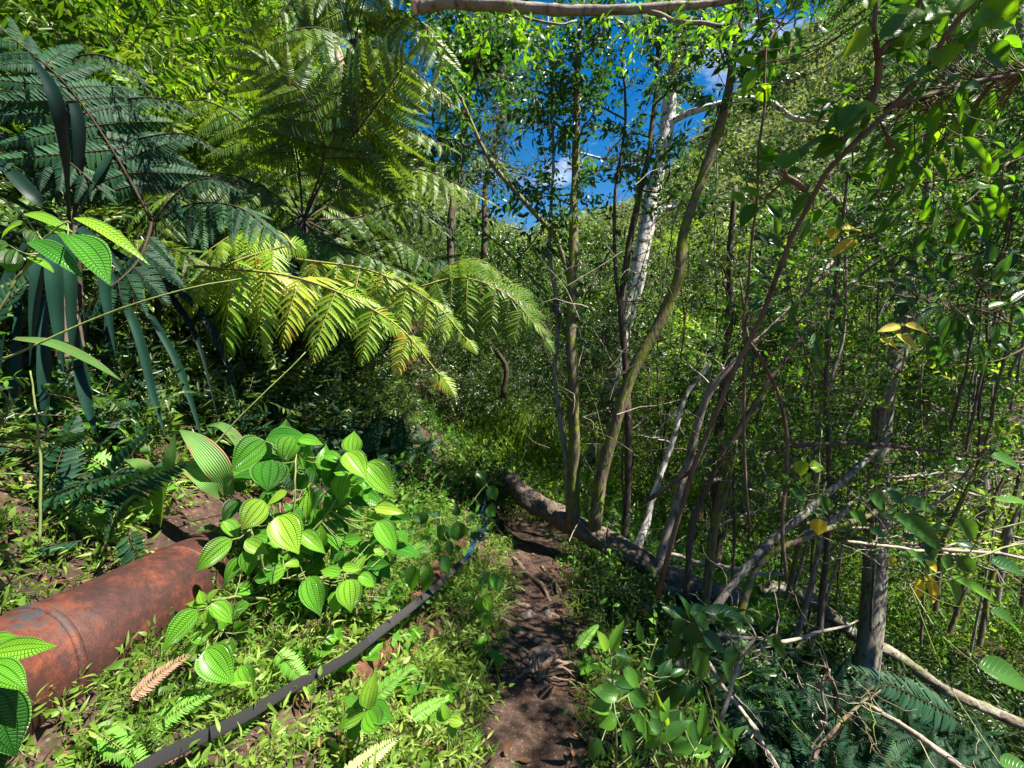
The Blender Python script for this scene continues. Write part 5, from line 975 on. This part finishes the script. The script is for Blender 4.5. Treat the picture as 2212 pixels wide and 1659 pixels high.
for pts, wd, rn in [([(342, 1135, 1.85), (345, 1080, 1.8), (362, 1010, 1.75), (378, 938, 1.75)], .10, .6), ([(342, 1130, 1.85), (335, 1070, 1.8), (310, 1010, 1.75), (268, 993, 1.7)], .075, .45), ([(340, 1130, 1.85), (300, 1080, 1.8), (275, 1040, 1.75), (255, 1035, 1.7)], .055, .4), ([(340, 1080, 1.9), (325, 1020, 1.85), (315, 980, 1.8), (303, 952, 1.8)], .05, .3),
                    ([(495, 1070, 1.85), (470, 1010, 1.8), (430, 960, 1.8), (388, 928, 1.8)], .10, .5), ([(480, 1075, 1.85), (450, 1040, 1.8), (410, 1010, 1.8), (370, 1000, 1.8)], .075, .5), ([(342, 1135, 1.9), (280, 1110, 1.8), (220, 1095, 1.7), (135, 1090, 1.65)], .07, .3), ([(240, 1140, 1.7), (190, 1110, 1.6), (160, 1095, 1.6), (135, 1092, 1.6)], .06, .5), ([(30, 730, 1.5), (110, 740, 1.5), (190, 775, 1.45), (262, 822, 1.45)], .035, .4), ([(560, 1050, 2.2), (520, 960, 2.2), (480, 920, 2.2), (445, 920, 2.2)], .05, .3)]:
    build('blade', ribbon(P3(pts), wd, 'broad', rnd=rn), M_PLEAT, pg)
for lab, pts in [('long thin green stalk crossing in front of the hanging dark blades', [(-20, 790, 1.3), (40, 760, 1.3), (200, 690, 1.35), (400, 625, 1.4), (520, 600, 1.5)]), ('straight thin stalk rising from the palm grass toward the golden fern', [(420, 1010, 1.8), (480, 940, 1.85), (560, 860, 1.9), (660, 760, 2.0)]), ('upright thin green stalk at the end of the strap leaved plant', [(85, 1180, 1.3), (88, 1000, 1.3), (76, 880, 1.3), (66, 800, 1.3)])]:
    R = smooth_path(P3(pts), 20, .004); tag(build('stalk', tube(R, [.004, .002], 6), W_GSTEM), lab, 'stalk')

# ------------------------------------------------------------------ small ferns on the bank (countable)
def small_fern(lab, pts, L, mats, tpl=FR_G, d=None, up=(0, -.6, .8), name='fern'):
    p = P3(pts); r = thing(name, lab, 'fern', p[0]); v = p[1] - p[0]
    build('frond', place(tpl[RG.integers(0, len(tpl))], p[:1], basis(v[None], np.array([up]), np.linalg.norm(v)), rnd=[.6]), mats, r)
small_fern('large pale yellow green fern frond lying in the grass by the ribbed seedling', [(712, 1720, 1.15), (850, 1575, 1.3)], 1, [M_FERNP, W_RACH])
small_fern('dead pink brown fern frond lying against the rusty pipe', [(272, 1520, 1.15), (385, 1402, 1.2)], 1, [M_DEADF, W_RACH], name='dead_fern')
small_fern('green fern frond standing behind the ribbed seedling', [(800, 1520, 1.4), (880, 1425, 1.45)], 1, [M_FERNL, W_RACH])
small_fern('bright fern frond spread flat between pipe and black strap', [(300, 1590, 1.15), (455, 1480, 1.22)], 1, [M_FERNL, W_RACH])
small_fern('pale fern frond pointing right under the small ribbed leaf shrub', [(590, 1400, 1.4), (690, 1490, 1.4)], 1, [M_FERNL, W_RACH])
small_fern('bright fern frond beside the shaded foot of the pipe', [(190, 1570, 1.1), (330, 1640, 1.05)], 1, [M_FERNL, W_RACH])
small_fern('short fern frond in the grass just right of the strap', [(880, 1560, 1.4), (965, 1490, 1.5)], 1, [M_FERNL, W_RACH])
small_fern('fern frond with narrow ladder leaflets above the orange rotten log', [(930, 1165, 2.4), (860, 1210, 2.3)], 1, [M_FERNL, W_RACH])
small_fern('pale fern in spotty sun under the hanging dark blades, lower', [(240, 1180, 1.7), (80, 1060, 1.6)], 1, [M_FERNL, W_RACH], tpl=PIN_S)
small_fern('pale fern in spotty sun under the hanging dark blades, upper', [(230, 1010, 1.8), (110, 935, 1.75)], 1, [M_FERNL, W_RACH], tpl=PIN_S)
small_fern('dark green fern frond lit across the foot of the brown trunk', [(2080, 1560, 2.3), (1890, 1455, 2.2)], 1, [M_FERNB, W_RACHD], tpl=FR_G)
small_fern('young fern frond at the right side of the trail near pale roots', [(1245, 1405, 1.9), (1290, 1340, 2.0)], 1, [M_FERNL, W_RACH])
k = 0
for q in range(60):
    px, py = U(420, 1070), U(1280, 1650)
    if px < 620 and py < 1450: continue
    p = ground_hit(px, py); nf = RG.integers(2, 5); r = thing('fern', 'tiny green fern tuft among the grass on the sunlit bank', 'fern', p, 'tiny fern tufts on the bank')
    for _ in range(nf):
        d = rand_dirs(1, .5)[0]; L = U(.07, .15)
        build('frond', place(FR_T[RG.integers(0, 3)], p[None], basis(d[None], rand_dirs(1, 1.5), L), rnd=[U(.2, 1)]), [M_FERNL, W_RACH], r)
for q in range(26):
    px, py = (U(640, 1080), U(1240, 1560)) if q % 3 else (U(1240, 1420), U(1300, 1500))
    p = ground_hit(px, py) + np.array([0, 0, .05])
    r = thing('seedling', 'small ribbed leaf seedling scattered in the bank grass', 'plant', p, 'small ribbed seedlings on the bank')
    n = RG.integers(3, 6); a = np.linspace(0, 6.28, n, endpoint=False) + U(0, 2)
    dd = np.stack([np.cos(a), np.sin(a), U(.1, .5, n)], -1)
    build('leaves', place(leafT(5, 8, .30, 'ovate', cup=.3, droop=.15), np.repeat(p[None], n, 0) + [0, 0, .03], basis(dd, np.tile([0, -.3, 1.0], (n, 1)), U(.035, .075, n)), rnd=U(.5, 1, n)), M_MEL, r)
    build('stem', tube(np.array([p - [0, 0, .06], p - [0, 0, .01], p + [0, 0, .03]]), .0022, 5), W_GSTEM, r)

def on_slope(n, xr, yr, h, f=None, cap=None):
    x, y = U(*xr, n), U(*yr, n); z = ground(x, y) + U(h[0], h[1], n); p = np.stack([x, y, z], -1)
    if cap: k = (z - 1.6) < np.hypot(x, y) * math.tan(math.radians(cap)); p, x, y, z = p[k], x[k], y[k], z[k]
    if f is not None: p = p[f(x, y, z)]
    return p
# ------------------------------------------------------------------ ground cover (nobody could count it)
def scatter_ground(n, xr, yr, dens=None, dens_fn=None):
    x = U(*xr, n); y = U(*yr, n)
    dp = np.min(np.hypot(x[:, None] - PIPE_R[None, ::3, 0], y[:, None] - PIPE_R[None, ::3, 1]), 1); x, y = x[dp > .15], y[dp > .15]; n = len(x)
    if dens_fn is not None:
        k = RG.random(n) < dens_fn(x, y); x, y = x[k], y[k]
    p = np.stack([x, y, ground(x, y)], -1); return p[in_view(p, 200)]
def grass_density(x, y):
    s = x - xc(y); n = vnoise(x, y, .25, 21) + .5
    L = np.clip((-s - .12) * 9, 0, 1) * np.clip(.15 + 1.5 * n, .05, 1)
    Rr = np.clip((s - .20) * 5, 0, 1) * .55 * np.clip(n * 1.6, 0, 1)
    return np.where(s < 0, L, Rr) * np.where((x < -1.25) & (y > 1.5), .6, 1)
tp = [sprig(6, .42 + .12 * (s % 3), .26 - .05 * (s % 3), 'lance', 3, 5, seed=s + 200, flat=False, droop=.4, bend=.4, thick=.01) for s in range(6)] + [sprig(5, .5, .5, 'ovate', 3, 5, seed=s + 240, flat=False, droop=.3) for s in range(2)]
p = scatter_ground(34000, (-2.8, .9), (.6, 4.2), dens_fn=grass_density)
_sx = smooth_path(P3(SPT), 60); _sd = np.min(np.hypot(p[:, :1] - _sx[None, :, 0], p[:, 1:2] - _sx[None, :, 1]), 1); p = p[_sd > .05]
dist = np.linalg.norm(p - CAM, axis=1); p = p[RG.random(len(p)) < np.clip(2.2 / dist, .35, 1)]
p[:, 2] += U(0, .05, len(p)); n = len(p)
gr = build('bank_grass', catvar(tp, p, rand_dirs(n, .45), rand_dirs(n, 1.2), U(.04, .12, n), np.clip(U(-.1, 1, n) * .6 + .8 * (vnoise(p[:, 0], p[:, 1], .3, 33) + .45), 0, 1)), [M_GRASS, W_GSTEM]); kind(gr, 'stuff', 'bright broad bladed grass covering the sunlit bank beside the trail', 'grass')
tp = [sprig(9, .30, .42, 'ovate', 3, 5, seed=s + 220, flat=False, droop=.3) for s in range(4)]
p = scatter_ground(9000, (-5.5, 3.5), (1.0, 9), dens_fn=lambda x, y: np.clip((np.abs(x - xc(y)) - .30) * 3, 0, 1) * np.clip(.2 + 1.4 * (vnoise(x, y, .6, 22) + .5), 0, 1) * (y > 1.6))
n = len(p); p[:, 2] += U(0, .12, n)
o = build('weeds', catvar(tp, p, rand_dirs(n, .7), rand_dirs(n, 1.2), U(.12, .30, n), U(.1, .9, n)), [M_MELS, W_GSTEM]); kind(o, 'stuff', 'low leafy weeds covering both sides of the dirt trail', 'weeds')
c = on_slope(90, (.55, 1.6), (2.2, 4.3), (.0, .25), lambda x, y, z: (x - xc(y) > .5))
_lg = smooth_path(P3([q[:3] for q in LOGP]), 60); _ld = np.min(np.hypot(c[:, :1] - _lg[None, :, 0], c[:, 1:2] - _lg[None, :, 1]), 1); c = c[_ld > .34]; _ls = at(1072, 1030, 4.9); c = np.vstack([c, _ls + RG.normal(size=(14, 3)) * .13 - [0, 0, .1]]); n = len(c) * 26; p = np.repeat(c, 26, 0) + RG.normal(size=(n, 3)) * .12
o = build('weeds', catvar(SP_GUAL, p, rand_dirs(n, .5), rand_dirs(n, 1), U(.10, .24, n), U(0, .6, n)), [M_THK, W_TWIG]); kind(o, 'stuff', 'small leaved dark weeds below the fallen log', 'weeds')
# pale slender grass where the trail bends out of sight
tg = [T(*(lambda q: (q.V, q.F, q.L))(join([place(leafT(2, 6, .035, 'lance', droop=.5 + .3 * i), np.zeros((1, 3)), basis(np.array([[math.cos(a), math.sin(a), 1.6]]), np.array([[math.cos(a), math.sin(a), -.2]]), .6 + .1 * i)) for i, a in enumerate(np.linspace(0, 6.2, 7) + k)]))) for k in range(3)]
gc = ground_hit(1145, 960); NG = 2600; p = np.stack([gc[0] + RG.normal(size=NG) * .7, gc[1] + RG.normal(size=NG) * 1.4], -1); p = p[p[:, 1] > 4.9]; NG = len(p); p = np.column_stack([p, ground(p[:, 0], p[:, 1])])
o = build('grass', catvar(tg, p, rand_dirs(NG, .0), np.tile([0, 0, 1.0], (NG, 1)), U(.20, .5, NG), U(.1, .9, NG)), [M_GRASS]); kind(o, 'stuff', 'pale slender grass growing over the trail beyond the log', 'grass')
x_, y_ = U(-.8, 1.4, 1500), U(4.9, 8.5, 1500); p = np.stack([x_, y_, ground(x_, y_) + U(0, .25, 1500)], -1)
o = build('weeds', catvar(SP_GUAL, p, rand_dirs(1500, .6), rand_dirs(1500, 1), U(.18, .38, 1500), U(0, .8, 1500)), [M_BRT, W_TWIG]); kind(o, 'stuff', 'leafy weeds closing over the trail beyond the log', 'weeds')
# litter
p = scatter_ground(7000, (-3, 3), (.8, 6)); p = p[RG.random(len(p)) < np.where(np.abs(p[:, 0] - xc(p[:, 1])) < .2, .10, 1)]; n = len(p)
lt = [leafT(3, 4, .3, 'ellip', fold=.3, droop=.3), leafT(3, 4, .18, 'lance', fold=.4, droop=-.3)]
o = build('leaf_litter', catvar(lt, p + [0, 0, .012], rand_dirs(n, 0), rand_dirs(n, 2), U(.02, .07, n), U(0, 1, n)), M_LITT); kind(o, 'stuff', 'brown dead leaves scattered on the soil', 'leaf litter')

# ------------------------------------------------------------------ vegetation masses
def mass(name, label, cat, centres, rad, per, slen, tpl, mats, rn=(.1, .8), up=.35, squash=.8, m=330, bias=None, jc=.22):
    """leafy clumps: CENTRES (k,3), RAD (k,), PER sprigs on each clump's shell"""
    k = len(centres); keep = in_view(centres, m); centres, rad = centres[keep], rad[keep]; k = len(centres)
    n = k * per; idx = np.repeat(np.arange(k), per); d = rand_dirs(n, .25)
    rr = rad[idx] * U(.25, 1, n) ** .5; p = centres[idx] + d * rr[:, None] * np.array([1, 1, squash])
    dd = nrm(d + rand_dirs(n, up) * .9); ck = RG.random(k)
    r = np.clip(rn[0] + (rn[1] - rn[0]) * (ck[idx] * .6 + U(0, .4, n)) + U(-jc, jc, n) * .5, 0, 1)
    v = in_view(p, 260); p, dd, r = p[v], dd[v], r[v]; n = len(p)
    sl = slen if np.ndim(slen) == 0 else slen[idx][v]
    o = build(name, catvar(tpl, p, dd, rand_dirs(n, .9), sl * U(.6, 1.25, n), r), mats, smooth=False); kind(o, 'stuff', label, cat); return o
# left hillside, near low brush (under the ferns), dark hollow kept open
c = on_slope(260, (-8, -1.6), (1.2, 8), (.0, .5), lambda x, y, z: (x - xc(y) < -1.9) & (np.hypot(x, y) > 3.1))
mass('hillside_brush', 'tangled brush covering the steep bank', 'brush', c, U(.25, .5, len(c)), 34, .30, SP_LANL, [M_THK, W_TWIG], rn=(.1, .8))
c = on_slope(520, (-15, -3.0), (3.0, 16), (.3, 2.6), lambda x, y, z: (x - xc(y) < -3.2))
mass('hillside_foliage', 'sunlit yellow green foliage covering the hillside behind the ferns', 'foliage', c, U(.3, .8, len(c)), 46, U(.26, .62, len(c)), SP_LANL, [M_HILL, W_TWIG], rn=(.0, 1.0))
c = on_slope(330, (-24, -5), (9, 30), (1, 6), lambda x, y, z: (x - xc(y) < -5))
mass('hillside_foliage', 'bright high foliage along the top of the hillside', 'foliage', c, U(.8, 1.6, len(c)), 60, .7, SP_FAR, [M_HILL, W_TWIG], rn=(.2, .95))
# centre thicket behind the log
c = on_slope(330, (-3.5, 5), (6.5, 17), (.1, 3.6), lambda x, y, z: ((np.abs(x - xc(y)) > .45) | (y > 8)) & (x - xc(y) > -3.5))
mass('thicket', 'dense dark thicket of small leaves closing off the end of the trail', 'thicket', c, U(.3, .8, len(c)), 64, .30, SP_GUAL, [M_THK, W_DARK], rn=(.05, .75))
c = on_slope(280, (-6, 8), (14, 30), (.5, 7), None, 10)
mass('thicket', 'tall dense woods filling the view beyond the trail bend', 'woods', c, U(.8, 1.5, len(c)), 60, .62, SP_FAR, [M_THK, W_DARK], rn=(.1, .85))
# right ravine
c = on_slope(440, (2.0, 14), (4.5, 17), (.1, 2.9), lambda x, y, z: (z < 1.3 + .10 * y))
mass('ravine_foliage', 'small leaved undergrowth filling the ravine beyond the leaning saplings', 'undergrowth', c, U(.3, .75, len(c)), 60, .30, SP_GUAL, [M_BRT, W_DARK], rn=(.0, .8))
c = on_slope(260, (6, 34), (9, 34), (.5, 5.5), None, 11)
mass('ravine_foliage', 'bright green tree tops rising from the ravine', 'foliage', c, U(.9, 1.8, len(c)), 62, .75, SP_PIN, [M_BRT, W_TWIG], rn=(.2, .95))
# low ferny hollow on the right, beyond the log: bright ferns
def fern_mass(name, label, pts, size, tpl, mats, rn, up=.5, k=3):
    n = len(pts) * k; p = np.repeat(pts, k, 0) + RG.normal(size=(n, 3)) * .05
    o = build(name, catvar(tpl, p, rand_dirs(n, up), rand_dirs(n, 1.1), size * U(.6, 1.3, n), U(rn[0], rn[1], n)), mats); kind(o, 'stuff', label, 'ferns')
p = scatter_ground(3600, (1.0, 7.0), (3.3, 9)); p[:, 2] += U(0, .25, len(p)); _x = project(p)[0]; pd_ = p[_x > 1730]; p = p[_x < 1760]; fern_mass('fern_bed', 'bright low ferns and weeds covering the slope beyond the fallen log', p, .34, FR_T, [M_FERNL, W_RACH], (.0, .8))
fern_mass('fern_bed', 'dark ferns between the dead sticks around the foot of the brown trunk', np.vstack([pd_, pd_ + [.1, .1, .15]]), .34, SP_LANL, [M_THK, W_TWIG], (.0, .5))
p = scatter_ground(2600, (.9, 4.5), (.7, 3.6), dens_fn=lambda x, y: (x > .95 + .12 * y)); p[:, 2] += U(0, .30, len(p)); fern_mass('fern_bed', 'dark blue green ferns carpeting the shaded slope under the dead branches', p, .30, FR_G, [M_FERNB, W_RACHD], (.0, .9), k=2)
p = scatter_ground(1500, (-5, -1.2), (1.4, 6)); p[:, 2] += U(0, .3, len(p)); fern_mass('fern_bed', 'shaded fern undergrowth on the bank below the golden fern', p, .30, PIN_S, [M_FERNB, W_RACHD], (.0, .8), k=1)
p = scatter_ground(1100, (-9, -2.6), (3, 11)); p[:, 2] += U(.2, 1.6, len(p)); fern_mass('fern_bed', 'ferns standing among the hillside foliage', p, .62, PIN_S, [M_FERND, W_RACHD], (.2, 1), k=2)

c = on_slope(70, (-3.6, -1.5), (1.3, 3.6), (.0, .3), lambda x, y, z: np.min(np.hypot(x[:, None] - PIPE_R[None, :, 0], y[:, None] - PIPE_R[None, :, 1]), 1) > .4)
mass('bank_brush', 'dark mixed low plants covering the bank behind the rusty pipe', 'plants', c, U(.15, .3, len(c)), 26, .22, SP_LANL, [M_THK, W_TWIG], rn=(.0, .75))
# fine twig tangle (past counting)
tws = []
for mi_, k_ in ((0, 420), (1, 420)):
    for _ in range(k_):
        px, py, d = U(1180, 2260), U(300, 1300), U(3.0, 7.5)
        if px > 1900 and py < 500: continue
        a = at(px, py, d); v = rand_dirs(1, .5)[0] * U(.35, 1.1) * (d / 4.5); v[0] += .15
        t_ = tube(smooth_path(np.array([a, a + v * .5 + U(-.06, .06, 3), a + v]), 6, .03), [U(.0025, .006), .0012], 3, mi=mi_)
        tws.append(t_)
o = build('twigs', tws, [W_PALE, W_DARK]); kind(o, 'stuff', 'fine tangle of thin pale and dark twigs all through the thicket', 'twigs')

# ------------------------------------------------------------------ forest on the mountain
def crownT(n, seed, leaf=.11):
    rs = np.random.default_rng(seed); d = rs.normal(size=(n, 3)); d[:, 2] = np.abs(d[:, 2]) * .9 - .15; d = nrm(d)
    lob = 1 + .22 * np.sin(d[:, 0] * 5 + seed) + .2 * np.sin(d[:, 1] * 6 + 2 * seed) + .15 * np.sin(d[:, 2] * 7)
    p = d * (lob * rs.uniform(.7, 1, n))[:, None] * [1, 1, .75]
    dd = nrm(d + rs.normal(size=(n, 3)) * .6 + [0, 0, -.2]); nn = nrm(d + rs.normal(size=(n, 3)) * .5)
    return place(T([[0, 0, 0], [.3, .5, 0], [0, 1, -.1], [-.3, .5, 0]], [[0, 1, 2, 3]], [[.5, .5, .5, 0]] * 4), p, basis(dd, nn, leaf * rs.uniform(.6, 1.5, n)), rnd=rs.random(n))
CR = [crownT(520, s, .12) for s in range(4)]
n = 4200; az = np.radians(U(-30, 62, n)); r_ = 22 + 92 * U(0, 1, n) ** .75; x, y = r_ * np.sin(az), r_ * np.cos(az)
p = np.stack([x, y, ground(x, y) + U(-.4, 1.6, n)], -1); p = p[in_view(p, 60)]
# leave out crowns whose place is hidden behind the hillside foliage on the left
px_, py_, _d = project(p); p = p[(px_ > 820)]; n = len(p); sz = 1.1 + 3.0 * U(0, 1, n) ** 2.2 * np.interp(np.hypot(p[:, 0], p[:, 1]), [20, 100], [.75, 1.3])
print('mountain crowns', n)
o = build('mountain_forest', catvar(CR, p, np.tile([0, 1.0, 0], (n, 1)) + RG.normal(size=(n, 3)) * [1, 1, .1], np.tile([0, 0, 1.0], (n, 1)), sz, U(0, 1, n)), M_MTN, smooth=False); kind(o, 'stuff', 'distant forest covering the mountain side', 'forest')
tot = sum(len(o.data.polygons) for o in scene.objects if o.type == 'MESH'); print('TOTAL QUADS', tot, 'objects', len(scene.objects))
